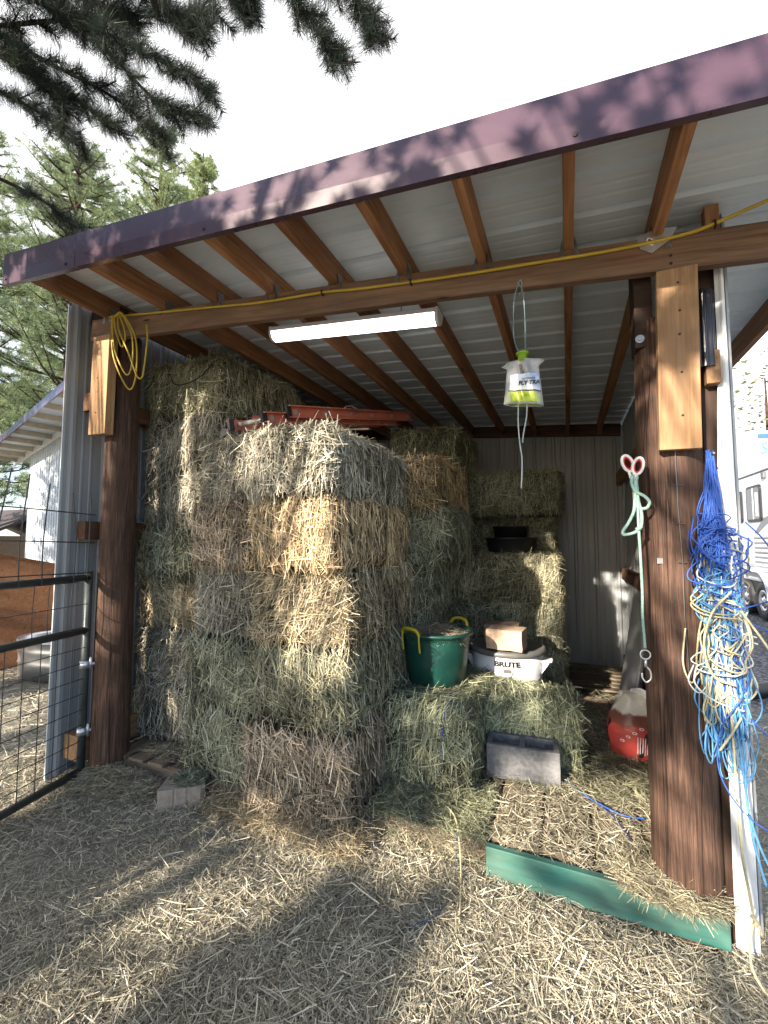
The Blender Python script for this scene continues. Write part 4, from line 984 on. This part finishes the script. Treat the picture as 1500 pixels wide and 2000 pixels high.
for s in (.12,.27,.36,.55,.75,.95,1.2,1.45,1.7,1.95,2.2): b.tube(curve_pts([gp(s,.955,.01), gp(s+.012,1.1,.014), gp(s,1.30,.01)],4), .0028, 5)
b.tube([gp(0,1.13,.012), gp(GL*.4,1.12,.012), gp(GL,1.13,.012)], .0028, 5)
b.build('wire_mesh', M_WIRE, gt)
b = MB()
for s, top, ln in ((.03,1.83,.004),(.13,1.86,-.03),(.33,1.90,.02),(.46,1.94,.03),(.58,1.96,.05),(.64,1.99,.05),(.72,1.97,.06),(.9,1.97,.06),(1.1,1.98,.05),(1.3,1.97,.05),(1.55,1.98,.04)):
    b.tube(curve_pts([gp(s,1.28,.02), gp(s+ln*.2,1.55,.022), gp(s-ln,top,.02)],5), .004, 5)
for z in (1.35, 1.55, 1.74): b.tube(curve_pts([gp(-.01,z-.015,.02), gp(.6,z,.024), gp(1.2,z-.01,.02), gp(GL-.5,z,.02)],5), .004, 5)
b.build('wire_panel', M_WIRE, gt)
for z in (.73, .30):
    b = MB(); b.tube([gp(0,z-.022), gp(0,z+.022)], .032, 14); b.tube([gp(-.005,z,0), (-2.93,1.93,z)], .012, 8); b.tube([(-2.945,1.905,z-.035),(-2.945,1.905,z+.045)], .011, 8); b.build('hinge', M_GALV, gt, smooth=True)

# ------------------------------------------------------------------ neighbouring shed on the left
e_ = A([.969,-.246,0]); n_ = A([.246,.969,0]); F0 = A([-15.8,7.22,4.53]); sl_ = A([0,0,.0725])
def fp(s, d=0, dz=0): return tuple(F0+e_*s+sl_*s+n_*d+A([0,0,dz]))
nb = thing('neighbour_shed', (-11.5,8.5,0), 'white metal-sided shed with a purple-brown roof edge and open rafters, beyond the gate', 'shed')
b = MB()
def prm(P, T): b.add([tuple(p) for p in P]+[tuple(A(p)+A(T)) for p in P], [(0,1,2,3),(4,7,6,5),(0,4,5,1),(1,5,6,2),(2,6,7,3),(3,7,4,0)])
prm([fp(-3,0,0),fp(7.4,0,0),fp(7.4,0,.21),fp(-3,0,.21)], -n_*.03); b.build('fascia', M_FASC, nb)
b = MB(); prm([fp(-3,.01,.16),fp(7.4,.01,.16),fp(7.4,6,.16),fp(-3,6,.16)], (0,0,.03)); b.build('roof', M_NWALL, nb)
M_TANP = plain('pale_tan_timber', (.42,.36,.26), .8, var=.2)
for i in range(11):
    s = -2.6+i*.95; b = MB(); prm([fp(s,.01,.02),fp(s+.05,.01,.02),fp(s+.05,.95,.02),fp(s,.95,.02)], (0,0,.135)); b.build('rafter', M_TANP, nb)
b = MB(); prm([fp(-3,.93,-.02),fp(7.4,.93,-.02),fp(7.4,1.0,-.02),fp(-3,1.0,-.02)], (0,0,.17)); b.build('eave_beam', M_TRIM, nb)
w0 = F0+n_*1.02-e_*1.3
ribbed('wall', (w0[0],w0[1],0), e_, -n_, 8.6, None, M_NWALL, nb, z0f=lambda c: (0,0,0), z_of=lambda c: (0,0,4.53+.0725*((A([c[0],c[1],0])-A([F0[0],F0[1],0]))@e_)+.12))
b = MB(); prm([w0*A([1,1,0])-e_*.02,(w0+n_*.03)*A([1,1,0])-e_*.02,w0+n_*.03-e_*.02-A([0,0,.05]),w0-e_*.02-A([0,0,.05])], e_*.09-n_*.03); b.build('corner_trim', M_TRIM, nb)
b = MB(); prm([w0*A([1,1,0])+n_*.05,w0*A([1,1,0])+n_*4.5,w0+n_*4.5,w0+n_*.05], e_*.04); b.build('side_wall', M_NWALL, nb)
st = thing('stall_panel', (-6.3,3.0,0), 'orange brown plywood stall panel with a sloping top, beyond the gate', 'wood panel')
b = MB(); P = [(-7.2,1.35,0),(-5.75,4.15,0),(-5.75,4.15,1.16),(-6.08,3.53,1.23),(-6.35,2.96,1.39),(-7.2,1.35,1.6)]; T = A([-.05,.025,0])
b.add(P+[tuple(A(p)+T) for p in P], [(0,1,2,3,4,5),(11,10,9,8,7,6)]+[(i,(i+1)%6,6+(i+1)%6,6+i) for i in range(6)]); b.build('panel', M_PLY, st)
for s in (.15,.5,.85):
    b = MB(); p = A(P[0])*(1-s)+A(P[1])*s; b.box(p[0]-.12,p[0]-.03,p[1]-.03,p[1]+.07,0,1.2); b.build('post', M_PALLET, st)
tk = thing('stock_tank', (-5.4,3.42,0), 'galvanised oval stock tank standing on the dirt beside the stall panel', 'stock tank')
prof = [(0,.02),(.70,.02),(.72,.0),(.725,.12),(.735,.135),(.725,.15),(.73,.235),(.742,.25),(.73,.265),(.735,.33),(.752,.338),(.752,.352),(.73,.352),(.715,.33),(.70,.04),(0,.03)]
b = MB(); b.lathe([(r, z*1.2) for r, z in prof], 64, (-5.4,3.42,-.01), sx=1, sy=.6, rot=R(23)); b.build('body', M_GALV, tk, smooth=True)
br = thing('low_barn', (-24.5,11.8,0), 'low barn with a dark roof far behind the gate', 'barn')
b = MB(); b.box(-28,-22,10,14,0,1.75); b.build('wall', M_PALLET, br)
b = MB(); b.add([(-28.5,9.4,1.7),(-21.6,9.4,1.7),(-21.6,12,3.0),(-28.5,12,3.0),(-28.5,14.6,1.7),(-21.6,14.6,1.7)], [(0,1,2,3),(3,2,5,4)]); b.build('roof', plain('dark_shingle',(.05,.04,.045),.8), br, solid=.12)

# ------------------------------------------------------------------ trailers on the right
M_TRLR = metal_sheet('trailer_white_paint', (.48,.53,.60), .25)
tr = thing('horse_trailer', (4.7,9.6,0), 'white horse trailer with tinted windows and ribbed lower skirt on the gravel', 'trailer')
X0 = 3.5
def rbox(x0,x1,y0,y1,z0,z1,name,mat,par,bev=.02): b = MB(); b.box(x0,x1,y0,y1,z0,z1); return b.build(name, mat, par, bevel=bev)
rbox(X0,X0+2.4,6.6,12.6,.72,2.93,'body',M_TRLR,tr,.06)
rbox(X0-.03,X0+.06,6.6,12.62,2.90,2.96,'roof_rail',M_GALV,tr,.01)
for y0,y1,z0,z1 in ((11.48,12.05,1.93,2.62),(10.5,11.22,1.93,2.66),(9.4,10.1,1.93,2.66),(8.2,8.9,1.93,2.66)):
    b = MB(); 
    def rr(y0,y1,z0,z1,r): return [(y+sy*r*math.cos(a)*1, z+sz*r*math.sin(a)) for y,z,sy,sz,aa in ((y1-r,z1-r,1,1,(0,.5)),(y0+r,z1-r,1,1,(.5,1)),(y0+r,z0+r,1,1,(1,1.5)),(y1-r,z0+r,1,1,(1.5,2))) for a in np.linspace(aa[0]*math.pi,aa[1]*math.pi,6)]
    MX = Matrix(((0,0,-1,X0),(1,0,0,0),(0,1,0,0),(0,0,0,1)))
    b.prism(rr(y0,y1,z0,z1,.09), .025, MX); wf = b.build('window', M_INK, tr)
    b = MB(); b.prism(rr(y0+.05,y1-.05,z0+.05,z1-.05,.06), .03, MX); b.build('pane', M_GLASSD, wf)
    b = MB(); b.box(X0-.036,X0-.026,(y0+y1)/2-.012,(y0+y1)/2+.012,z0+.05,z1-.05); b.box(X0-.034,X0-.030,y0+.12,y0+.24,z0+.1,z1-.15); b.build('frame', M_GALV, wf)
b = MB(); b.prism(rr(10.98,11.78,1.03,1.62,.05), .02, MX); d_ = b.build('door', M_GALV, tr, bevel=.004)
b = MB(); b.prism(rr(11.03,11.73,1.08,1.57,.04), .024, MX); b.build('panel', M_TRLR, d_)
b = MB(); g = []
for y in (6.6, 10.93): g.append([(X0-.006-.018*abs(math.sin((z-.72)*math.pi/.095)), y, z) for z in np.linspace(.95,1.68,57)])
b.sheet(g); b.build('ribbed_skirt', M_GALV, tr)
m = plain('grey_swoosh', (.12,.13,.15), .4)
b = MB(); b.add([(X0-.004,y,z) for y,z in ((10.95,1.70),(10.5,1.98),(10.1,2.05),(9.6,1.95),(10.1,1.92),(10.4,1.84),(10.75,1.70))], [(0,1,2,3,4,5,6)]); b.add([(X0-.004,y,z) for y,z in ((10.3,1.70),(10.05,1.88),(9.6,1.9),(9.9,1.78),(10.1,1.70))], [(0,1,2,3,4)]); b.build('stripe', m, tr)
b = MB(); b.box(X0-.05,X0-.005,10.24,10.36,2.74,2.86); b.build('side_lamp', M_GREYP, tr, bevel=.01)
for yc in (10.72, 11.62):
    b = MB(); MW = Matrix.Translation((X0+.02,yc,.37)) @ Matrix.Rotation(-math.pi/2,4,'Y')
    b.lathe([(.19,.0),(.24,.03),(.34,.03),(.372,.0),(.375,-.18),(.30,-.2)], 40); w_ = b.build('wheel', M_TYRE, tr, smooth=True, mw=MW)
    b = MB(); b.lathe([(0,.03),(.05,.03),(.06,.01),(.09,-.005),(.17,.0),(.205,.022),(.21,.0)], 36); r_ = b.build('rim', M_GALV, w_, smooth=True, mw=MW)
    b = MB()
    for k in range(8):
        a = k*math.pi/4; b.lathe([(0,.012),(.026,.010),(.028,.0)], 10, (.12*math.cos(a),.12*math.sin(a),0))
    b.build('rim_hole', M_INK, w_, mw=MW)
b = MB(); g = []
for x in (X0-.10, X0+.25): g.append([(x, yc+.5*math.cos(a) if True else 0, .42+.52*math.sin(a)) for yc, a in [(10.72-.0,a) for a in np.linspace(-.15,1.57,10)]][::1]+[(x, 11.62+.5*math.cos(a), .42+.52*math.sin(a)) for a in np.linspace(1.57,3.3,10)] if False else [(x, (10.72-.5*math.cos(a)) if a < 1.57 else (11.62-.5*math.cos(a)), .42+.52*math.sin(a)) for a in np.concatenate([np.linspace(-.15,1.57,10), np.linspace(1.58,3.3,10)])])
b.sheet(g); b.build('fender', M_TRLR, tr, smooth=True, solid=.02)
b = MB(); b.box(X0+.05,X0+2.3,6.6,12.5,.5,.72); b.build('chassis', M_INK, tr)
cm = thing('camper', (5.6,15.5,0), 'tall white camper with a blue stripe and blue script behind the horse trailer', 'camper')
rbox(4.42,6.9,13.9,19,.6,4.4,'body',M_TRLR,cm,.05)
b = MB(); b.add([(4.62,13.895,4.32),(5.6,13.895,4.5-.2),(5.6,13.895,4.12),(4.62,13.895,4.20)], [(0,1,2,3)]); b.build('stripe', M_TWB, cm)
text('lettering', 'Sil', .42, Matrix.Translation((4.78,13.892,3.93)) @ Matrix.Rotation(math.pi/2,4,'X') @ Matrix.Rotation(R(8),4,'Z'), plain('blue_lettering',(.05,.2,.42),.4), cm, .004, .002, .35, .8)
for x in (4.6,6.7):
    for y in (15.5,16.4):
        b = MB(); b.lathe([(0,.1),(.3,.1),(.38,.06),(.38,-.1),(0,-.1)], 24); b.build('wheel', M_TYRE, cm, smooth=True, mw=Matrix.Translation((x,y,.38)) @ Matrix.Rotation(math.pi/2,4,'Y'))
b = MB(); b.tube(curve_pts([(1.05,5.0,.05),(1.7,5.5,.05),(2.4,6.0,.05),(3.4,6.5,.06)],8), [.075]*25, 14); o = b.build('culvert_pipe', M_BLACK, None, smooth=True); tag(o, 'dark pipe lying along the edge of the gravel beyond the corner', 'pipe')

# ------------------------------------------------------------------ trees
def needle_mat(name, stops):
    m = NT(name); at = m.new('ShaderNodeAttribute'); at.attribute_name = 'tint'
    m.base(m.ramp(at.outputs['Fac'], stops)); m.rough(.5, spec=.4)
    tr_ = m.new('ShaderNodeBsdfTranslucent'); m.link(m.ramp(at.outputs['Fac'], [(p, tuple(min(1,c*1.3) for c in q)) for p,q in stops]), tr_.inputs['Color'])
    mx = m.new('ShaderNodeMixShader'); mx.inputs[0].default_value = .3
    m.link(m.b.outputs[0], mx.inputs[1]); m.link(tr_.outputs[0], mx.inputs[2]); m.link(mx.outputs[0], m.n['Material Output'].inputs[0]); return m.m
M_NEED = needle_mat('pine_needles', [(0,(.028,.019,.015)),(.15,(.014,.02,.016)),(.55,(.024,.037,.027)),(1,(.05,.07,.042))])
M_NEEDF = needle_mat('far_pine_needles', [(0,(.07,.085,.045)),(.5,(.125,.175,.085)),(1,(.31,.37,.17))])
M_LEAF = needle_mat('pale_leaves', [(0,(.06,.07,.035)),(.5,(.14,.16,.075)),(1,(.25,.28,.15))])
def bark():
    m = NT('pine_bark'); v = m.coord('Object',(6,6,1.6)); n = m.noise(v,3,6,.7,.5); m.base(m.ramp(n,[(.35,(.02,.014,.012)),(.6,(.075,.05,.038)),(.75,(.14,.085,.055))])); m.rough(.95,spec=.1); m.bump(n,1,.04); return m.m
M_BARK = bark()
def tufts(tip, d, k, nl, w, tw, spread=.85, tmu=.5, droop=0):
    """k needles round the last 'tw' metres of each twig ending at tip"""
    n = len(tip); d = d/np.linalg.norm(d,axis=1)[:,None]
    t = rng.random((n,k))**.8; base = tip[:,None,:]-d[:,None,:]*((1-t)*tw)[...,None]
    r = rng.normal(size=(n,k,3)); r -= d[:,None,:]*(r*d[:,None,:]).sum(2,keepdims=True); r /= np.linalg.norm(r,axis=2,keepdims=True)
    dr = d[:,None,:]*(.35+.65*t*rng.random((n,k)))[...,None]+r*spread; dr[...,2] -= droop; dr /= np.linalg.norm(dr,axis=2,keepdims=True)
    side = np.cross(dr, rng.normal(size=(n,k,3))); side /= np.linalg.norm(side,axis=2,keepdims=True)
    L = nl*rng.uniform(.7,1.15,(n,k))[...,None]
    V = np.stack([base-side*w/2, base+side*w/2, base+dr*L], 2).reshape(-1,3)
    F = np.arange(len(V)).reshape(-1,3)
    tt = np.clip(tmu+.12*rng.normal(size=(n,1))+.14*rng.normal(size=(n,k)),0,1); return V, F, np.repeat(tt.ravel(),3)
def trunk_mb(base, top, r, lean=(0,0)):
    b = MB(); b.tube(curve_pts([base, (base[0]+lean[0]*.5, base[1]+lean[1]*.5, (base[2]+top)/2), (base[0]+lean[0], base[1]+lean[1], top)],10), list(np.linspace(r, r*.15, 21)), 12); return b
# overhanging pine: trunk out to the left, its limbs reaching into the top of the view
np_ = thing('pine_tree', (-6.3,.2,0), 'near pine whose long-needled branches hang dark across the top left', 'tree')
trunk_mb((-6.3,.2,-.1), 12, .26).build('trunk', M_BARK, np_, smooth=True)
limbs = [[(-4.6,1.64,5.84),(-3.91,2.03,6.05),(-3.26,2.41,6.21),(-2.82,2.68,6.36)],[(-4.26,1.55,6.09),(-3.69,2.03,5.93),(-3.18,2.36,5.74),(-2.80,2.64,5.53)],
 [(-4.98,1.77,6.38),(-4.37,2.16,6.03),(-3.9,2.49,5.8),(-3.54,2.77,5.5)],[(-5.29,1.98,6.1),(-4.85,2.29,5.9),(-4.49,2.58,5.63)],[(-3.6,1.85,6.5),(-3.38,2.02,6.31),(-2.97,2.33,6.01),(-2.76,2.49,5.92)],
 [(-2.4,2.0,6.5),(-2.02,2.41,6.03),(-1.79,2.63,5.72),(-1.60,2.82,5.45)],[(-2.1,2.2,6.4),(-1.73,2.53,6.03),(-1.45,2.77,5.85),(-1.33,2.93,5.66)],[(-2.9,2.1,6.8),(-2.6,2.45,6.49),(-2.48,2.63,6.31),(-2.41,2.66,6.2)],
 [(-5.59,2.23,5.46),(-5.12,2.56,5.22),(-4.92,2.76,5.01)],[(-5.03,1.87,6.17),(-4.5,2.11,5.98),(-4.21,2.27,5.55)],[(-4.07,1.83,6.36),(-3.59,2.18,5.83),(-3.24,2.47,5.44),(-2.98,2.68,5.40)],
 [(-4.4,1.7,6.4),(-3.8,2.1,6.3),(-3.4,2.3,6.1)],[(-4.7,1.9,6.0),(-4.2,2.3,5.75),(-3.85,2.5,5.45)]]
rng = np.random.default_rng(21); b = MB(); tips, dirs = [], []
for li, P in enumerate(limbs):
    C_ = curve_pts(P, 8); b.tube(C_, list(np.linspace(.022,.006,len(C_))), 6)
    root = (-6.3+random.uniform(-.1,.1), .2, P[0][2]-.7-.1*(li%4)); mid = ((root[0]+P[0][0])/2, (root[1]+P[0][1])/2, (root[2]+P[0][2])/2+.25)
    b.tube(curve_pts([root, mid, P[0]],6), list(np.linspace(.06,.022,13)), 7)
    sparse = li in (8,)
    for k in range(2 if not sparse else 6, len(C_), 2 if not sparse else 5):
        for rep in range(3):
            d = C_[min(k+1,len(C_)-1)]-C_[k-1]; d /= np.linalg.norm(d); q = rng.normal(size=3); q -= d*(q@d); q /= np.linalg.norm(q)
            dd = d*.75+q*.75; dd[2] -= .12; dd /= np.linalg.norm(dd); l = rng.uniform(.08,.22); tip = C_[k]+dd*l
            b.tube([C_[k], (C_[k]+tip)/2+A([0,0,-.01]), tip], [.006,.005,.004], 5); tips.append(tip); dirs.append(dd)
    tips.append(C_[-1]); dirs.append(C_[-1]-C_[-2])
b.build('branch', M_BARK, np_, smooth=True)
v, f, t = tufts(A(tips), A(dirs), 220, .175, .0031, .24, 1.0, .38, .05); o = bpy.data.objects.new('foliage', mesh_np('foliage', v, [f], M_NEED, tint=t)); link(o, np_)
# trees behind the gate and the neighbouring shed
def pine(label, base, H, Rm, z0, r, nw, k, nl, w, seed, tmu=.5, top_pow=.7, mat=None):
    global rng
    rng = np.random.default_rng(seed); t = thing('pine_tree', base, label, 'tree', 'pines beyond the gate')
    trunk_mb(base, H, r).build('trunk', M_BARK, t, smooth=True); b = MB(); tips, dirs = [], []
    for z in np.linspace(z0, H*.98, nw):
        rel = (z-z0)/(H-z0); Rz = Rm*(1-rel)**top_pow*rng.uniform(.65,1.1)*min(1,.55+rel*2.5)
        for q in range(rng.integers(4,7)):
            a = rng.uniform(0,6.283); ln = Rz*rng.uniform(.6,1.05)+.25; d = A([math.cos(a),math.sin(a),rng.uniform(-.2,.35)]); p0 = A([base[0],base[1],z]); p1 = p0+d*ln; p1[2] += .12*ln
            m_ = (p0+p1)/2-A([0,0,.08*ln]); b.tube([p0,m_,p1], [.035*r/.2,.022*r/.2,.008], 5, cap=False)
            for s in np.linspace(.35,1,max(3,int(ln/.3))):
                for rep in range(2):
                    c = p0*(1-s)**2+2*m_*s*(1-s)+p1*s*s; q_ = rng.normal(size=3)*A([1,1,.6]); dd = d*.6+q_*.7; dd[2] += .2; dd /= np.linalg.norm(dd); tips.append(c+dd*rng.uniform(.1,.45)); dirs.append(dd)
    b.build('limbs', M_BARK, t); v, f, tt = tufts(A(tips), A(dirs), k, nl, w, .3, .9, tmu, 0)
    o = bpy.data.objects.new('foliage', mesh_np('foliage', v, [f], mat or M_NEEDF, tint=tt)); link(o, t); return t
pine('dark-trunked pine with open limbs, right behind the neighbouring shed', (-17.4,9.9,0), 17, 3.8, 5.0, .27, 36, 36, .26, .014, 31, .45, .4)
pine('tall bushy sunlit pine standing above the left end of the maroon fascia', (-19.8,15.4,0), 24.2, 5.2, 4.5, .3, 54, 40, .30, .022, 32, .62)
pine('pale sunlit pine top peeping over the fascia, rightmost of the far pines', (-22.6,20.8,0), 28.5, 4.8, 6, .32, 60, 46, .36, .03, 33, .78)
pine('pine at the left edge of the view above the low barn', (-22.5,9.2,0), 19, 4.2, 3.0, .28, 40, 34, .28, .017, 34, .5, .5)
pine('distant pine filling the gap left of the bushy pine', (-27,15.5,0), 26, 5.4, 4.0, .3, 44, 32, .36, .026, 35, .55, .5)
pine('far pine just behind the pale sunlit pine', (-27,24,0), 29.5, 4.8, 6, .3, 56, 40, .38, .032, 36, .72)
pine('pine out beyond the gate to the left that dapples the neighbouring shed', (-15.8,.2,0), 13, 4.2, 1.2, .26, 34, 40, .26, .02, 37, .5, .5)  # out of view, added to throw shade on the neighbouring shed
pine('second pine to the left whose shade falls on the stall panel', (-9.6,-1.2,0), 9, 2.6, 1.6, .2, 22, 40, .24, .018, 38, .5, .5)  # also out of view, added to dapple the yard behind the gate
# leafy tree seen as bright specks beyond the trailers
rng = np.random.default_rng(41); lt = thing('leafy_tree', (10.8,31,0), 'pale leafy tree seen as scattered bright specks above the trailer', 'tree')
trunk_mb((10.8,31,0), 11, .25).build('trunk', M_BARK, lt, smooth=True)
n = 2400; P = rng.normal(size=(n,3)); P /= np.linalg.norm(P,axis=1)[:,None]; P *= (rng.random(n)**.45)[:,None]*A([4.2,3.5,4.6]); P = P[cloud(P,1.6,6) > .08]; n = len(P); P = P+A([10.8,31,8.2])
D = rand_dirs(n, np.tile(A([0,0,1.]),(n,1))); v, f, t = stalks(P, D, rng.normal(size=(n,3))*.4+A([0,0,1]), rng.uniform(.15,.3,n), rng.uniform(.08,.15,n), rng.normal(0,.03,n), np.clip(.5+.2*rng.normal(size=n),0,1))
o = bpy.data.objects.new('foliage', mesh_np('foliage', v, [f], M_LEAF, tint=t)); link(o, lt)

# ------------------------------------------------------------------ unseen pines behind the viewer; crowns shaped by a mask of wanted sun patches
LIT_MASK = """
............................................#####.#.##..######...##
............................................##########..######...##
.............................................#########...#####...##
................................................###................
.................................................##................
.............................#...................##................
............................##.....................................
............................##................................##...
............................##.................##.............##...
............................##........#....##..##.............##...
............................#........###.####..##..................
...........................###.......###.#####.##...............#..
...........................#####..........#######............##.#..
............................####.............###..............###..
..............................##...........###.#.............####..
..............................##......#.....##...............####..
......................................##....##...............####..
......................................#.....###..##..........####..
...........................................####..#............###..
..........................................##########............#..
...........................................#########............#..
............................................####...............##..
...........................#...............##.#................##..
...........................#..###..........##.................###..
...........................#..###............................####..
...........................##.###.........................##.####..
...........................#...##......................#####.#.##..
....................................................#.########.##..
...................................................##.#########....
.............................####..................##.##......###..
..............................###...............#################..
..............................###.......###....#####..#########....
..............................##.......#########......######.......
.......................................###.#####.......##..........
..#####.##.#.#...................###...###.####....................
###########################.......###..###.####....................
............#.#.##############.............####....................
...........................................##......................
""".strip().split('\n')
cells = A([((-66+c+.5)*.09, (37-r_+.5)*.09) for r_, row in enumerate(LIT_MASK) for c, ch in enumerate(row) if ch == '#'])
rng = np.random.default_rng(55)
def free(uv, rad):
    d = np.linalg.norm(uv[:,None,:]-cells[None],axis=2).min(1); return d > rad
TR = [(-2.95,10.,.13,9.5), (.62,9.,.2,8.5), (-4.55,8.,.19,8.), (-6.3,9.,.2,8.5)]
def cand(n): return np.stack([rng.uniform(-7.2,1.7,n), rng.uniform(-.25,4.6,n)],1)
def keep(uv, base, rad):
    core = (uv[:,0] > -4.3) & (uv[:,0] < 1.0) & (uv[:,1] < 3.7)
    k = (rng.random(len(uv)) < np.where(core, 1., np.where(uv[:,0] < -4.3, .1, .2))) & free(uv, rad)
    return uv[k]
big = keep(cand(3000), 1, .26); c2 = cand(16000); c3 = cand(26000); c2 = np.concatenate([c2, c3[c3[:,1] < .8]]); small = keep(c2, 1, np.where(c2[:,1] > 2.85, np.where(rng.random(len(c2)) < .3, .0, .10), np.where(c2[:,1] < .8, .07, .105)))
uv = np.concatenate([big, small]); isbig = np.concatenate([np.ones(len(big), bool), np.zeros(len(small), bool)])
owner = np.argmin(np.abs(uv[:,0][:,None]-A([q[0] for q in TR])[None]), 1)
HX = A([math.sin(SUN_AZ), math.cos(SUN_AZ), 0])
labs = ['tall pine behind the viewer shading the hay stack', 'pine behind the viewer on the side of the trailers', 'pine behind the viewer near the gate', 'leftmost of the pines behind the viewer']
for k, (u, t0, r, H) in enumerate(TR):
    sel = uv[owner == k]; bg_ = isbig[owner == k]; bxy = EU*u - HX*t0*math.cos(SUN_EL)
    t = thing('pine_tree', (bxy[0],bxy[1],0), labs[k], 'tree', 'pines behind the viewer')
    trunk_mb((bxy[0],bxy[1],-.1), H, r).build('trunk', M_BARK, t, smooth=True)
    tt = t0+rng.uniform(-1.6,1.6,len(sel)); tt = np.where(sel[:,1] > 2.75, rng.uniform(2.2,4.8,len(sel)), tt)
    C_ = EU*sel[:,:1]+EV*sel[:,1:]-Ldir*tt[:,None]
    # crown above, out of the way of the light paths
    m_ = 130; a = rng.uniform(0,6.28,m_); z = rng.uniform(H*.68,H,m_); q = (H-z)/(H*.32)*1.6*np.sqrt(rng.random(m_)); top = np.stack([bxy[0]+q*np.cos(a), bxy[1]+q*np.sin(a), z],1)
    ok = (top@EV) > 3.9; C_ = np.concatenate([C_, top[ok]]); bg_ = np.concatenate([bg_, np.ones(ok.sum(), bool)])
    d = C_-A([bxy[0],bxy[1],0])-A([0,0,1])*(C_[:,2:]-.2); d += rng.normal(0,.5,d.shape); d[:,2] = rng.normal(0,.4,len(d))
    dn = d/np.linalg.norm(d,axis=1)[:,None]
    v, f, tn = tufts((C_+dn*.1)[bg_], dn[bg_], 105, .16, .0075, .2, 1., .5, 0)
    v2, f2, tn2 = tufts((C_+dn*.05)[~bg_], dn[~bg_], 64, .085, .0075, .1, 1., .5, 0)
    f = np.concatenate([f, f2+len(v)]); v = np.concatenate([v, v2]); tn = np.concatenate([tn, tn2])
    o = bpy.data.objects.new('foliage', mesh_np('foliage', v, [f], M_NEED, tint=tn)); link(o, t)
    b = MB()
    for i in rng.permutation(len(C_))[:int(len(C_)*.05)]:
        p = C_[i]; hd = math.hypot(p[0]-bxy[0], p[1]-bxy[1]); root = (bxy[0],bxy[1],min(H*.97,max(.8,p[2]-.35*hd))); mid = (A(root)+p)/2+A([0,0,.06*hd]); b.tube([root, mid, p], [.03,.016,.006], 5, cap=False)
    b.build('limbs', M_BARK, t)
